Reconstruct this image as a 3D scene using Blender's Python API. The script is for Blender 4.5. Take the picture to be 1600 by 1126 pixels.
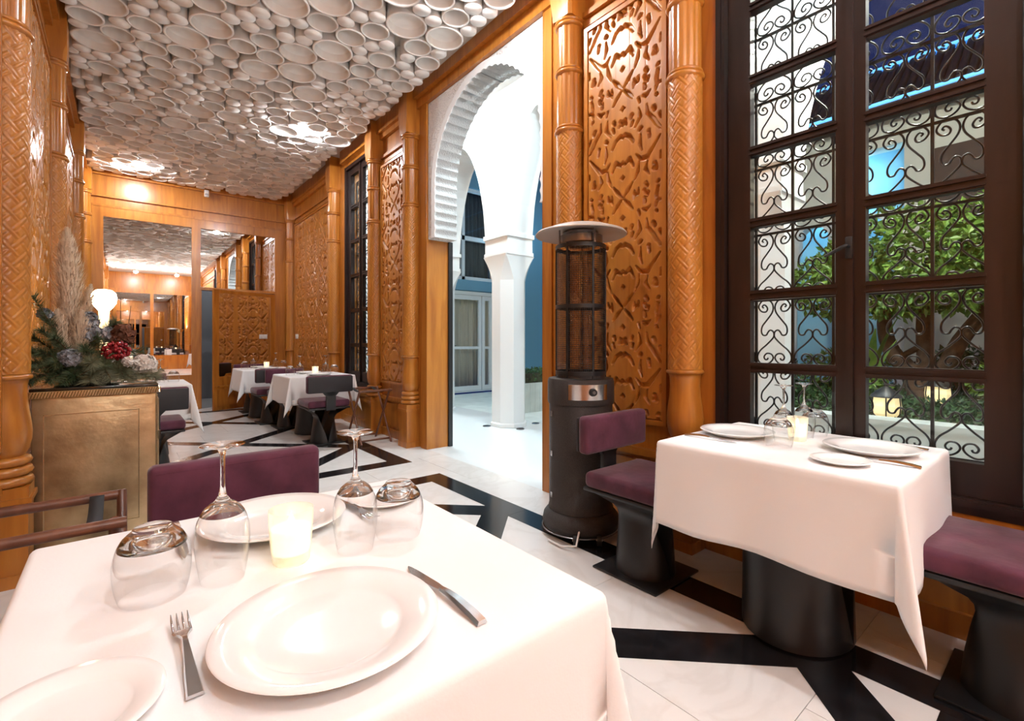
import bpy, bmesh, math, random
import numpy as np
from mathutils import Vector, Matrix

for o in list(bpy.data.objects):
    bpy.data.objects.remove(o, do_unlink=True)
SC = bpy.context.scene
COL = SC.collection
PI = math.pi

# ------------------------------------------------------------------ camera
cam_d = bpy.data.cameras.new('camera')
cam = bpy.data.objects.new('camera', cam_d)
COL.objects.link(cam)
CAM_H = 1.18
cam.location = (0, 0, CAM_H)
cam.rotation_euler = (PI / 2, 0, -math.radians(39.5))
cam_d.sensor_fit = 'HORIZONTAL'
cam_d.sensor_width = 36.0
cam_d.lens = 742.0 / 1600.0 * 36.0
cam_d.shift_y = -30.0 / 1600.0
cam_d.clip_start = 0.02
cam_d.clip_end = 200
SC.camera = cam

# ------------------------------------------------------------------ world: deep blue dusk sky
world = bpy.data.worlds.new('dusk_sky')
SC.world = world
world.use_nodes = True
bg = world.node_tree.nodes['Background']
bg.inputs[0].default_value = (0.0065, 0.0125, 0.050, 1)
bg.inputs[1].default_value = 1.0

# ------------------------------------------------------------------ exposure
vs = SC.view_settings
vs.view_transform = 'Standard'
vs.look = 'None'
vs.exposure = 0.97
vs.gamma = 1.0
vs.use_curve_mapping = False

# light levels (emission of the lamps built below, some added and unseen)
BULB_E = 390.0
BULB_C = (0.945, 0.985, 1.02)
PASS_E = 190.0
PASS_C = (0.74, 0.93, 1.0)


# ------------------------------------------------------------------ materials
MATS = {}


def new_mat(name):
    m = bpy.data.materials.new(name)
    m.use_nodes = True
    nt = m.node_tree
    b = nt.nodes['Principled BSDF']
    MATS[name] = m
    return m, nt, b


def P(name, col, rough=0.5, metal=0.0, coat=0.0, spec=None, sheen=0.0, bump=None, vary=None, emis=None):
    m, nt, b = new_mat(name)
    b.inputs['Base Color'].default_value = (*col, 1)
    b.inputs['Roughness'].default_value = rough
    b.inputs['Metallic'].default_value = metal
    b.inputs['Coat Weight'].default_value = coat
    if coat:
        b.inputs['Coat Roughness'].default_value = 0.12
    if spec is not None:
        b.inputs['Specular IOR Level'].default_value = spec
    if sheen:
        b.inputs['Sheen Weight'].default_value = sheen
        b.inputs['Sheen Roughness'].default_value = 0.4
    if emis:
        b.inputs['Emission Color'].default_value = (*emis[0], 1)
        b.inputs['Emission Strength'].default_value = emis[1]
    tc = None
    if bump or vary:
        tc = nt.nodes.new('ShaderNodeTexCoord')
    if vary:   # (scale, (r,g,b) second colour, detail)
        n = nt.nodes.new('ShaderNodeTexNoise')
        n.inputs['Scale'].default_value = vary[0]
        n.inputs['Detail'].default_value = vary[2] if len(vary) > 2 else 4
        nt.links.new(tc.outputs['Object'], n.inputs['Vector'])
        r = nt.nodes.new('ShaderNodeValToRGB')
        r.color_ramp.elements[0].color = (*col, 1)
        r.color_ramp.elements[1].color = (*vary[1], 1)
        r.color_ramp.elements[0].position = 0.35
        r.color_ramp.elements[1].position = 0.68
        nt.links.new(n.outputs['Fac'], r.inputs['Fac'])
        nt.links.new(r.outputs['Color'], b.inputs['Base Color'])
    if bump:   # (scale, strength)
        n2 = nt.nodes.new('ShaderNodeTexNoise')
        n2.inputs['Scale'].default_value = bump[0]
        n2.inputs['Detail'].default_value = 4
        nt.links.new(tc.outputs['Object'], n2.inputs['Vector'])
        bp = nt.nodes.new('ShaderNodeBump')
        bp.inputs['Strength'].default_value = bump[1]
        bp.inputs['Distance'].default_value = 0.01
        nt.links.new(n2.outputs['Fac'], bp.inputs['Height'])
        nt.links.new(bp.outputs['Normal'], b.inputs['Normal'])
    return m


def wood_mat(name, dark, mid, light, rough=0.3, coat=0.25, scale=(9, 9, 0.9), rnd=True):
    m, nt, b = new_mat(name)
    tc = nt.nodes.new('ShaderNodeTexCoord')
    mp = nt.nodes.new('ShaderNodeMapping')
    mp.inputs['Scale'].default_value = scale
    nt.links.new(tc.outputs['Object'], mp.inputs['Vector'])
    if rnd:
        oi = nt.nodes.new('ShaderNodeObjectInfo')
        mul = nt.nodes.new('ShaderNodeMath')
        mul.operation = 'MULTIPLY'
        mul.inputs[1].default_value = 13.0
        nt.links.new(oi.outputs['Random'], mul.inputs[0])
        cb = nt.nodes.new('ShaderNodeCombineXYZ')
        nt.links.new(mul.outputs[0], cb.inputs['X'])
        nt.links.new(mul.outputs[0], cb.inputs['Y'])
        nt.links.new(cb.outputs[0], mp.inputs['Location'])
    n = nt.nodes.new('ShaderNodeTexNoise')
    n.inputs['Scale'].default_value = 1.6
    n.inputs['Detail'].default_value = 7
    n.inputs['Distortion'].default_value = 0.7
    nt.links.new(mp.outputs[0], n.inputs['Vector'])
    r = nt.nodes.new('ShaderNodeValToRGB')
    e = r.color_ramp.elements
    e[0].position = 0.3
    e[0].color = (*dark, 1)
    e[1].position = 0.72
    e[1].color = (*light, 1)
    k = e.new(0.5)
    k.color = (*mid, 1)
    nt.links.new(n.outputs['Fac'], r.inputs['Fac'])
    nt.links.new(r.outputs['Color'], b.inputs['Base Color'])
    b.inputs['Roughness'].default_value = rough
    b.inputs['Coat Weight'].default_value = coat
    b.inputs['Coat Roughness'].default_value = 0.15
    bp = nt.nodes.new('ShaderNodeBump')
    bp.inputs['Strength'].default_value = 0.08
    bp.inputs['Distance'].default_value = 0.01
    nt.links.new(n.outputs['Fac'], bp.inputs['Height'])
    nt.links.new(bp.outputs['Normal'], b.inputs['Normal'])
    return m


wood_mat('wood', (0.34, 0.108, 0.014), (0.45, 0.160, 0.021), (0.54, 0.212, 0.031))
wood_mat('wood_carved', (0.38, 0.130, 0.017), (0.48, 0.178, 0.024), (0.56, 0.225, 0.034), rough=0.38, coat=0.15)
wood_mat('wood_window', (0.010, 0.0042, 0.0032), (0.016, 0.0066, 0.0048), (0.026, 0.0105, 0.0075), rough=0.36, coat=0.0)
wood_mat('wood_stand', (0.10, 0.034, 0.017), (0.16, 0.058, 0.029), (0.22, 0.088, 0.046), rough=0.4, coat=0.1)
P('plaster', (0.83, 0.84, 0.84), 0.7)
P('stucco', (0.82, 0.79, 0.77), 0.75)
P('tube', (0.90, 0.875, 0.845), 0.9, spec=0.15, vary=(2.0, (0.86, 0.83, 0.80), 3))
P('ceiling_back', (0.60, 0.53, 0.46), 0.9)  # tan shade between the tubes is put into this colour
P('cloth', (0.87, 0.87, 0.875), 0.85, sheen=0.15, bump=(220, 0.04))
P('velvet', (0.060, 0.011, 0.026), 0.85, sheen=0.3, vary=(7, (0.125, 0.030, 0.060), 4), bump=(25, 0.2))
P('black_metal', (0.010, 0.010, 0.011), 0.38, 0.0, spec=0.6)
P('black_soft', (0.022, 0.019, 0.022), 0.6)
P('iron', (0.012, 0.012, 0.013), 0.45)
P('brass', (0.64, 0.50, 0.30), 0.36, 0.9, vary=(5.5, (0.34, 0.245, 0.135), 6), bump=(9, 0.5))
P('brass_bright', (0.62, 0.50, 0.30), 0.26, 1.0)
P('steel', (0.62, 0.62, 0.63), 0.18, 1.0)
P('steel_dark', (0.22, 0.20, 0.20), 0.28, 1.0)
P('heater_paint', (0.030, 0.024, 0.022), 0.42, 0.35, bump=(420, 0.5), vary=(260, (0.060, 0.050, 0.046), 2))
P('heater_cap', (0.58, 0.55, 0.51), 0.42, 0.35)
P('porcelain', (0.87, 0.865, 0.86), 0.1)
P('plastic_white', (0.80, 0.79, 0.77), 0.4)
P('plastic_grey', (0.35, 0.35, 0.36), 0.4)
P('rubber', (0.012, 0.012, 0.012), 0.6)
P('strap', (0.02, 0.02, 0.022), 0.75)
P('granite_top', (0.006, 0.007, 0.006), 0.06, coat=0.6)
P('mirror', (0.86, 0.84, 0.82), 0.0, 1.0)
P('grout', (0.45, 0.42, 0.39), 0.8)
P('resin_floor', (0.80, 0.82, 0.82), 0.25)
P('pvc_white', (0.74, 0.80, 0.82), 0.35)
P('curtain_grey', (0.11, 0.13, 0.14), 0.85)
P('curtain_cream', (0.60, 0.55, 0.46), 0.85)
P('blue_wall', (0.16, 0.36, 0.50), 0.8)
P('grey_wall', (0.24, 0.255, 0.28), 0.8)
P('bark', (0.085, 0.048, 0.030), 0.9, bump=(30, 0.6), vary=(14, (0.14, 0.085, 0.055)))
P('leaf', (0.060, 0.150, 0.022), 0.5, vary=(7, (0.17, 0.28, 0.040), 3))
P('leaf_dark', (0.022, 0.065, 0.020), 0.6, vary=(9, (0.05, 0.12, 0.03), 3))
P('soil', (0.045, 0.035, 0.026), 0.9, vary=(9, (0.07, 0.075, 0.035)))
P('stone_pale', (0.62, 0.66, 0.63), 0.75, vary=(4, (0.52, 0.56, 0.53)))
P('roof_tile', (0.030, 0.026, 0.025), 0.6, vary=(5, (0.055, 0.045, 0.04)))
P('timber_dark', (0.040, 0.020, 0.014), 0.6)
P('wall_cream', (0.74, 0.74, 0.66), 0.8)
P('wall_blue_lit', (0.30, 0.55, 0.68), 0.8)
P('pine', (0.038, 0.070, 0.026), 0.6, vary=(14, (0.11, 0.13, 0.055), 3))
P('pine_pale', (0.14, 0.15, 0.075), 0.6, vary=(14, (0.22, 0.215, 0.13), 3))
P('pampas', (0.74, 0.56, 0.39), 0.9, vary=(20, (0.86, 0.71, 0.54), 3))
P('silver_flower', (0.17, 0.18, 0.20), 0.5, 0.2, vary=(30, (0.42, 0.43, 0.46), 2))
P('berry', (0.30, 0.010, 0.016), 0.25, coat=0.4)
P('flower_white', (0.78, 0.72, 0.66), 0.8)
P('twig', (0.12, 0.065, 0.03), 0.8)
P('brown_leaf', (0.16, 0.055, 0.025), 0.7)
P('candle_wax', (0.85, 0.78, 0.60), 0.5, emis=((1.0, 0.84, 0.52), 0.75))  # candlelight filling the glass is put into the wax as emission
P('flame', (1, 0.8, 0.4), 0.5, emis=((1.0, 0.75, 0.40), 24.0))
P('bulb', (1, 1, 1), 0.5, emis=(BULB_C, BULB_E))
P('added_bulb_pass', (1, 1, 1), 0.5, emis=(PASS_C, PASS_E))
P('added_bulb_up', (1, 1, 1), 0.5, emis=(BULB_C, 210.0))
P('added_bulb_back', (1, 1, 1), 0.5, emis=((0.92, 0.97, 1.0), 34.0))
P('bulb_gallery', (1, 1, 1), 0.5, emis=((1.0, 0.90, 0.62), 60.0))
P('added_bulb_garden', (1, 1, 1), 0.5, emis=((1.0, 1.0, 0.86), 300.0))
P('bulb_blue', (1, 1, 1), 0.5, emis=((0.35, 0.72, 1.0), 70.0))
P('lamp_glow', (1, 0.9, 0.7), 0.5, emis=((1.0, 0.82, 0.54), 12.0))
P('lamp_stem', (0.9, 0.8, 0.6), 0.5, emis=((1.0, 0.72, 0.36), 1.3))
P('led_blue', (0.1, 0.4, 1.0), 0.5, emis=((0.004, 0.10, 0.45), 0.9))
P('led_strip', (0.2, 0.6, 1.0), 0.5, emis=((0.09, 0.32, 0.75), 1.0))
P('lantern_glow', (1, 0.9, 0.6), 0.5, emis=((1.0, 0.78, 0.36), 0.42))


def marble(name, base, vein, rough, seam=False):
    m, nt, b = new_mat(name)
    tc = nt.nodes.new('ShaderNodeTexCoord')
    oi = nt.nodes.new('ShaderNodeObjectInfo')
    va = nt.nodes.new('ShaderNodeVectorMath')
    va.operation = 'MULTIPLY_ADD'
    va.inputs[1].default_value = (1, 1, 1)
    nt.links.new(tc.outputs['Object'], va.inputs[0])
    sc = nt.nodes.new('ShaderNodeMath')
    sc.operation = 'MULTIPLY'
    sc.inputs[1].default_value = 30
    nt.links.new(oi.outputs['Random'], sc.inputs[0])
    cb = nt.nodes.new('ShaderNodeCombineXYZ')
    nt.links.new(sc.outputs[0], cb.inputs[0])
    nt.links.new(sc.outputs[0], cb.inputs[1])
    nt.links.new(cb.outputs[0], va.inputs[2])
    n = nt.nodes.new('ShaderNodeTexNoise')
    n.inputs['Scale'].default_value = 2.4
    n.inputs['Detail'].default_value = 8
    n.inputs['Distortion'].default_value = 1.6
    nt.links.new(va.outputs[0], n.inputs['Vector'])
    r = nt.nodes.new('ShaderNodeValToRGB')
    e = r.color_ramp.elements
    e[0].position = 0.42
    e[0].color = (*base, 1)
    e[1].position = 0.58
    e[1].color = (*base, 1)
    k = e.new(0.5)
    k.color = (*vein, 1)
    nt.links.new(n.outputs['Fac'], r.inputs['Fac'])
    nt.links.new(r.outputs['Color'], b.inputs['Base Color'])
    b.inputs['Roughness'].default_value = rough
    return m


marble('marble_white', (0.80, 0.775, 0.75), (0.75, 0.72, 0.69), 0.2)
marble('marble_black', (0.010, 0.009, 0.010), (0.016, 0.015, 0.017), 0.14)


def glass_thin(name, tint=(1, 1, 1), refl=1.0, base=0.05, power=4.0):
    m = bpy.data.materials.new(name)
    m.use_nodes = True
    nt = m.node_tree
    nt.nodes.clear()
    out = nt.nodes.new('ShaderNodeOutputMaterial')
    mix = nt.nodes.new('ShaderNodeMixShader')
    tr = nt.nodes.new('ShaderNodeBsdfTransparent')
    tr.inputs[0].default_value = (*tint, 1)
    gl = nt.nodes.new('ShaderNodeBsdfGlossy')
    gl.inputs['Roughness'].default_value = 0.0
    lw = nt.nodes.new('ShaderNodeLayerWeight')
    lw.inputs['Blend'].default_value = 0.5
    pw = nt.nodes.new('ShaderNodeMath')
    pw.operation = 'POWER'
    pw.inputs[1].default_value = power
    nt.links.new(lw.outputs['Facing'], pw.inputs[0])
    mu = nt.nodes.new('ShaderNodeMath')
    mu.operation = 'MULTIPLY_ADD'
    mu.inputs[1].default_value = 0.75 * refl
    mu.inputs[2].default_value = base
    mu.use_clamp = True
    nt.links.new(pw.outputs[0], mu.inputs[0])
    nt.links.new(mu.outputs[0], mix.inputs[0])
    nt.links.new(tr.outputs[0], mix.inputs[1])
    nt.links.new(gl.outputs[0], mix.inputs[2])
    nt.links.new(mix.outputs[0], out.inputs[0])
    MATS[name] = m
    return m


glass_thin('pane_glass', (0.97, 0.985, 0.985), 0.55, 0.02)
glass_thin('bowl_glass', (0.985, 0.985, 0.985), 1.3, 0.05, 3.0)
glass_thin('heater_glass', (0.80, 0.74, 0.70), 1.0)
mv, ntv, bv_ = new_mat('votive_glass')
bv_.inputs['Base Color'].default_value = (0.92, 0.90, 0.86, 1)
bv_.inputs['Roughness'].default_value = 0.12
bv_.inputs['Transmission Weight'].default_value = 0.0
outv = [n for n in ntv.nodes if n.type == 'OUTPUT_MATERIAL'][0]
mxv = ntv.nodes.new('ShaderNodeMixShader')
mxv.inputs[0].default_value = 0.40
trv = ntv.nodes.new('ShaderNodeBsdfTransparent')
tlv = ntv.nodes.new('ShaderNodeBsdfTranslucent')
tlv.inputs[0].default_value = (0.95, 0.92, 0.86, 1)
adv = ntv.nodes.new('ShaderNodeMixShader')
adv.inputs[0].default_value = 0.6
ntv.links.new(bv_.outputs[0], adv.inputs[1])
ntv.links.new(tlv.outputs[0], adv.inputs[2])
ntv.links.new(trv.outputs[0], mxv.inputs[1])
ntv.links.new(adv.outputs[0], mxv.inputs[2])
ntv.links.new(mxv.outputs[0], outv.inputs[0])
mg, ntg, bg_ = new_mat('stem_glass')
bg_.inputs['Base Color'].default_value = (1, 1, 1, 1)
bg_.inputs['Roughness'].default_value = 0.0
bg_.inputs['Transmission Weight'].default_value = 1.0
bg_.inputs['IOR'].default_value = 1.45


# ------------------------------------------------------------------ mesh helpers
class B:
    """collects vertices and faces, then becomes one mesh"""

    def __init__(self):
        self.v = []
        self.f = []

    def add(self, vs, fs):
        k = len(self.v)
        self.v += [tuple(p) for p in vs]
        self.f += [tuple(i + k for i in f) for f in fs]
        return self

    def box(self, x0, y0, z0, x1, y1, z1):
        return self.add([(x0, y0, z0), (x1, y0, z0), (x1, y1, z0), (x0, y1, z0),
                         (x0, y0, z1), (x1, y0, z1), (x1, y1, z1), (x0, y1, z1)],
                        [(3, 2, 1, 0), (4, 5, 6, 7), (0, 1, 5, 4), (1, 2, 6, 5), (2, 3, 7, 6), (3, 0, 4, 7)])

    def rbox(self, x0, y0, z0, x1, y1, z1, r=0.01, seg=2):
        bm = bmesh.new()
        bmesh.ops.create_cube(bm, size=1.0)
        for v in bm.verts:
            v.co = Vector(((x0 + x1) / 2 + v.co.x * (x1 - x0), (y0 + y1) / 2 + v.co.y * (y1 - y0), (z0 + z1) / 2 + v.co.z * (z1 - z0)))
        bmesh.ops.bevel(bm, geom=list(bm.edges), offset=r, segments=seg, affect='EDGES', profile=0.5)
        bm.verts.index_update()
        vs = [tuple(v.co) for v in bm.verts]
        fs = [tuple(v.index for v in f.verts) for f in bm.faces]
        bm.free()
        return self.add(vs, fs)

    def lathe(self, prof, n=24, c=(0, 0, 0), cap=True, a0=0.0, rfun=None):
        vs = []
        fs = []
        m = len(prof)
        for (r, z) in prof:
            for k in range(n):
                a = a0 + 2 * PI * k / n
                rr = r * (rfun(a, z) if rfun else 1.0)
                vs.append((c[0] + rr * math.cos(a), c[1] + rr * math.sin(a), c[2] + z))
        for i in range(m - 1):
            for k in range(n):
                k2 = (k + 1) % n
                fs.append((i * n + k, i * n + k2, (i + 1) * n + k2, (i + 1) * n + k))
        if cap:
            if prof[0][0] > 1e-5:
                fs.append(tuple(reversed(range(n))))
            if prof[-1][0] > 1e-5:
                fs.append(tuple((m - 1) * n + k for k in range(n)))
        return self.add(vs, fs)

    def tube(self, pts, r, n=8, closed=False, cap=True):
        pts = [Vector(p) for p in pts]
        m = len(pts)
        rs = r if isinstance(r, (list, tuple)) else [r] * m
        vs = []
        fs = []
        up = None
        for i in range(m):
            if closed:
                t = (pts[(i + 1) % m] - pts[i - 1])
            else:
                t = pts[min(i + 1, m - 1)] - pts[max(i - 1, 0)]
            t = t.normalized()
            if up is None:
                ref = Vector((0, 0, 1)) if abs(t.z) < 0.9 else Vector((1, 0, 0))
                up = (ref - t * ref.dot(t)).normalized()
            else:
                up = up - t * up.dot(t)
                up = up.normalized() if up.length > 1e-6 else t.orthogonal().normalized()
            sd = t.cross(up)
            for k in range(n):
                a = 2 * PI * k / n
                vs.append(pts[i] + (up * math.cos(a) + sd * math.sin(a)) * rs[i])
        for i in range(m - 1 + (1 if closed else 0)):
            j = (i + 1) % m
            for k in range(n):
                k2 = (k + 1) % n
                fs.append((i * n + k, i * n + k2, j * n + k2, j * n + k))
        if cap and not closed:
            fs.append(tuple(reversed(range(n))))
            fs.append(tuple((m - 1) * n + k for k in range(n)))
        return self.add(vs, fs)

    def bar(self, p, q, w, h, up=(0, 0, 1)):
        """rectangular bar from p to q"""
        p = Vector(p)
        q = Vector(q)
        t = (q - p).normalized()
        u = Vector(up)
        s = t.cross(u).normalized() * (w / 2)
        u = s.cross(t).normalized() * (h / 2)
        vs = [p - s - u, p + s - u, p + s + u, p - s + u, q - s - u, q + s - u, q + s + u, q - s + u]
        return self.add(vs, [(0, 1, 2, 3), (7, 6, 5, 4), (1, 0, 4, 5), (2, 1, 5, 6), (3, 2, 6, 7), (0, 3, 7, 4)])

    def prism(self, poly, a, b, axis='z'):
        """extrude a 2D polygon (ccw) along axis from a to b"""
        n = len(poly)

        def pt(p, t):
            return {'z': (p[0], p[1], t), 'x': (t, p[0], p[1]), 'y': (p[0], t, p[1])}[axis]
        vs = [pt(p, a) for p in poly] + [pt(p, b) for p in poly]
        fs = [tuple(reversed(range(n))), tuple(range(n, 2 * n))]
        fs += [(i, (i + 1) % n, n + (i + 1) % n, n + i) for i in range(n)]
        return self.add(vs, fs)

    def grid(self, rows, closed_u=False):
        """rows of points -> quad sheet"""
        m = len(rows)
        n = len(rows[0])
        vs = [p for r in rows for p in r]
        fs = []
        for i in range(m - 1):
            for k in range(n - 1 + (1 if closed_u else 0)):
                k2 = (k + 1) % n
                fs.append((i * n + k, i * n + k2, (i + 1) * n + k2, (i + 1) * n + k))
        return self.add(vs, fs)

    def mesh(self, name, mat, smooth=None):
        me = bpy.data.meshes.new(name)
        me.from_pydata(self.v, [], self.f)
        me.materials.append(MATS[mat])
        if smooth is not None:
            me.polygons.foreach_set('use_smooth', [True] * len(me.polygons))
            me.set_sharp_from_angle(angle=math.radians(smooth))
        me.update()
        return me


def fix_normals(me):
    bm = bmesh.new()
    bm.from_mesh(me)
    bmesh.ops.recalc_face_normals(bm, faces=bm.faces)
    bm.to_mesh(me)
    bm.free()


def put(name, me, parent=None, loc=(0, 0, 0), rot=(0, 0, 0), scale=None):
    o = bpy.data.objects.new(name, me)
    COL.objects.link(o)
    o.location = loc
    o.rotation_euler = rot
    if scale:
        o.scale = scale
    if parent:
        o.parent = parent
    return o


def part(name, b, mat, parent=None, smooth=None, loc=(0, 0, 0), rot=(0, 0, 0)):
    return put(name, b.mesh(name, mat, smooth), parent, loc, rot)


def empty(name, loc=(0, 0, 0), rz=0.0):
    o = bpy.data.objects.new(name, None)
    COL.objects.link(o)
    o.location = loc
    o.rotation_euler = (0, 0, rz)
    o.empty_display_size = 0.1
    return o


def tag(o, label=None, cat=None, group=None, kind=None):
    if label:
        o['label'] = label
    if cat:
        o['category'] = cat
    if group:
        o['group'] = group
    if kind:
        o['kind'] = kind
    return o


def copy_tree(o, parent=None, loc=None, rz=None):
    c = o.copy()
    COL.objects.link(c)
    c.parent = parent
    if loc is not None:
        c.location = loc
    if rz is not None:
        c.rotation_euler = (0, 0, rz)
    for ch in o.children:
        copy_tree(ch, c)
    return c


def struct(name, label, cat, b=None, mat=None, smooth=None):
    o = part(name, b, mat, None, smooth) if b else empty(name)
    return tag(o, label, cat, None, 'structure')


def sstep(a, b, x):
    t = np.clip((x - a) / (b - a), 0, 1)
    return t * t * (3 - 2 * t)

# ================================================================== THE ROOM
XL, XR, YB, YF, ZC = -0.47, 2.59, -5.0, 9.9, 3.98
WT = 0.26                                   # wall thickness
rng = random.Random(7)

# ------------------------------------------------------------------ floor: white marble slabs and black bands
fb = B().box(XL - 0.3, YB - 0.3, -0.06, XR + 0.02, YF + 0.3, -0.006)
floor = struct('floor', 'white marble dining room floor inlaid with black diagonal bands', 'floor', fb, 'grout')
slab_w, slab_l = 0.62, 0.93
y = YB
row = 0
while y < YF:
    x = XL - 0.31 * (row % 2)
    while x < XR:
        x0, x1 = max(x, XL), min(x + slab_w, XR)
        y1 = min(y + slab_l, YF)
        if x1 - x0 > 0.02 and (y > -1.2):
            part('marble_slab', B().box(x0 + 0.0012, y + 0.0012, -0.012, x1 - 0.0012, y1 - 0.0012, 0.0), 'marble_white', floor)
        x += slab_w
    y += slab_l
    row += 1
part('marble_slab_area', B().box(XL, YB, -0.012, XR, -1.30, 0.0), 'marble_white', floor)
ZB = 0.0016


def clip_poly(poly, x0, x1, y0, y1):
    def cut(ps, f, inter):
        out = []
        for i in range(len(ps)):
            a, b_ = ps[i - 1], ps[i]
            fa, fb_ = f(a), f(b_)
            if fa >= 0:
                if fb_ >= 0:
                    out.append(b_)
                else:
                    out.append(inter(a, b_, fa, fb_))
            elif fb_ >= 0:
                out.append(inter(a, b_, fa, fb_))
                out.append(b_)
        return out

    def inter(a, b_, fa, fb_):
        t = fa / (fa - fb_)
        return (a[0] + (b_[0] - a[0]) * t, a[1] + (b_[1] - a[1]) * t)
    for f in (lambda p: p[0] - x0, lambda p: x1 - p[0], lambda p: p[1] - y0, lambda p: y1 - p[1]):
        poly = cut(poly, f, inter)
        if len(poly) < 3:
            return None
    return poly


def floor_panel(yo0, yo1, vy, per, bw):
    """one framed floor field: border bands and the diagonal lattice that meets the right border at vy + k*per"""
    xo0, xo1 = -0.15, 2.20
    xi0, xi1, yi0, yi1 = xo0 + 0.18, xo1 - 0.18, yo0 + 0.18, yo1 - 0.18
    for r in ((xi1, yo0, xo1, yo1), (xo0, yo0, xi0, yo1), (xi0, yo0, xi1, yi0), (xi0, yi1, xi1, yo1)):
        n = max(1, int(round(max(r[2] - r[0], r[3] - r[1]) / 1.2)))
        for k in range(n):
            if r[2] - r[0] < r[3] - r[1]:
                a, b_ = r[1] + (r[3] - r[1]) * k / n, r[1] + (r[3] - r[1]) * (k + 1) / n
                part('black_band', B().box(r[0], a + 0.0008, -0.004, r[2], b_ - 0.0008, ZB), 'marble_black', floor)
            else:
                a, b_ = r[0] + (r[2] - r[0]) * k / n, r[0] + (r[2] - r[0]) * (k + 1) / n
                part('black_band', B().box(a + 0.0008, r[1], -0.004, b_ - 0.0008, r[3], ZB), 'marble_black', floor)
    w = xi1 - xi0
    sl = per / w                                  # rise in y across the field
    hw = bw / 2 * math.hypot(1, sl)
    lift = 0
    for sgn in (1, -1):
        k0 = -6
        for k in range(k0, 8):
            yv = vy + k * per
            # the line passes through (xi1, yv) and (xi0, yv + sgn*per)
            poly = [(xi1, yv - hw), (xi1, yv + hw), (xi0, yv + sgn * per + hw), (xi0, yv + sgn * per - hw)]
            pc = clip_poly(poly, xi0, xi1, yi0, yi1)
            if not pc:
                continue
            ar = sum(pc[i - 1][0] * pc[i][1] - pc[i][0] * pc[i - 1][1] for i in range(len(pc)))
            if ar < 0:
                pc = pc[::-1]
            if abs(ar) < 0.002:
                continue
            part('black_band', B().prism(pc, -0.004, ZB - (0.0003 if sgn > 0 else 0.0)), 'marble_black', floor)


floor_panel(0.12, 3.69, 0.67, 1.95, 0.185)
floor_panel(4.20, 9.45, 5.26, 1.86, 0.16)

# ------------------------------------------------------------------ walls (solid shells with their openings)
AY0, AY1, AZ = 2.74, 4.585, 3.77             # arch opening
W1 = (0.10, 1.325, 0.50, 3.74)               # near window: y0 y1 z0 z1
W2 = (5.97, 7.02, 0.55, 3.74)                # far window
b = B()
X0, X1 = XR, XR + WT
for (ya, yb_, za, zb) in ((YB, W1[0], 0, ZC), (W1[0], W1[1], 0, W1[2]), (W1[0], W1[1], W1[3], ZC), (W1[1], AY0, 0, ZC),
                          (AY0, AY1, AZ, ZC), (AY1, W2[0], 0, ZC), (W2[0], W2[1], 0, W2[2]), (W2[0], W2[1], W2[3], ZC), (W2[1], YF + 0.2, 0, ZC)):
    b.box(X0, ya, za, X1, yb_, zb)
wall_right = struct('wall_right', 'honey brown wooden wall with carved panels on the window side', 'wall', b, 'wood')
b = B().box(XL - 0.2, YB, 0, XL, YF + 0.2, ZC)
wall_left = struct('wall_left', 'honey brown wooden wall with carved panels behind brass cabinet', 'wall', b, 'wood')
DX0, DX1, DZ = 1.10, 2.26, 2.08              # door opening in the far wall
b = B()
b.box(XL, YF, 0, DX0, YF + 0.14, ZC).box(DX1, YF, 0, XR, YF + 0.14, ZC).box(DX0, YF, DZ, DX1, YF + 0.14, ZC)
wall_far = struct('wall_far', 'wooden end wall with tall mirrors and a deep plain frieze', 'wall', b, 'wood')
b = B().box(XL, YB - 0.14, 0, XR, YB, ZC)
wall_back = struct('wall_back', 'wooden wall behind the viewer carrying a second mirror', 'wall', b, 'wood')

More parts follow.
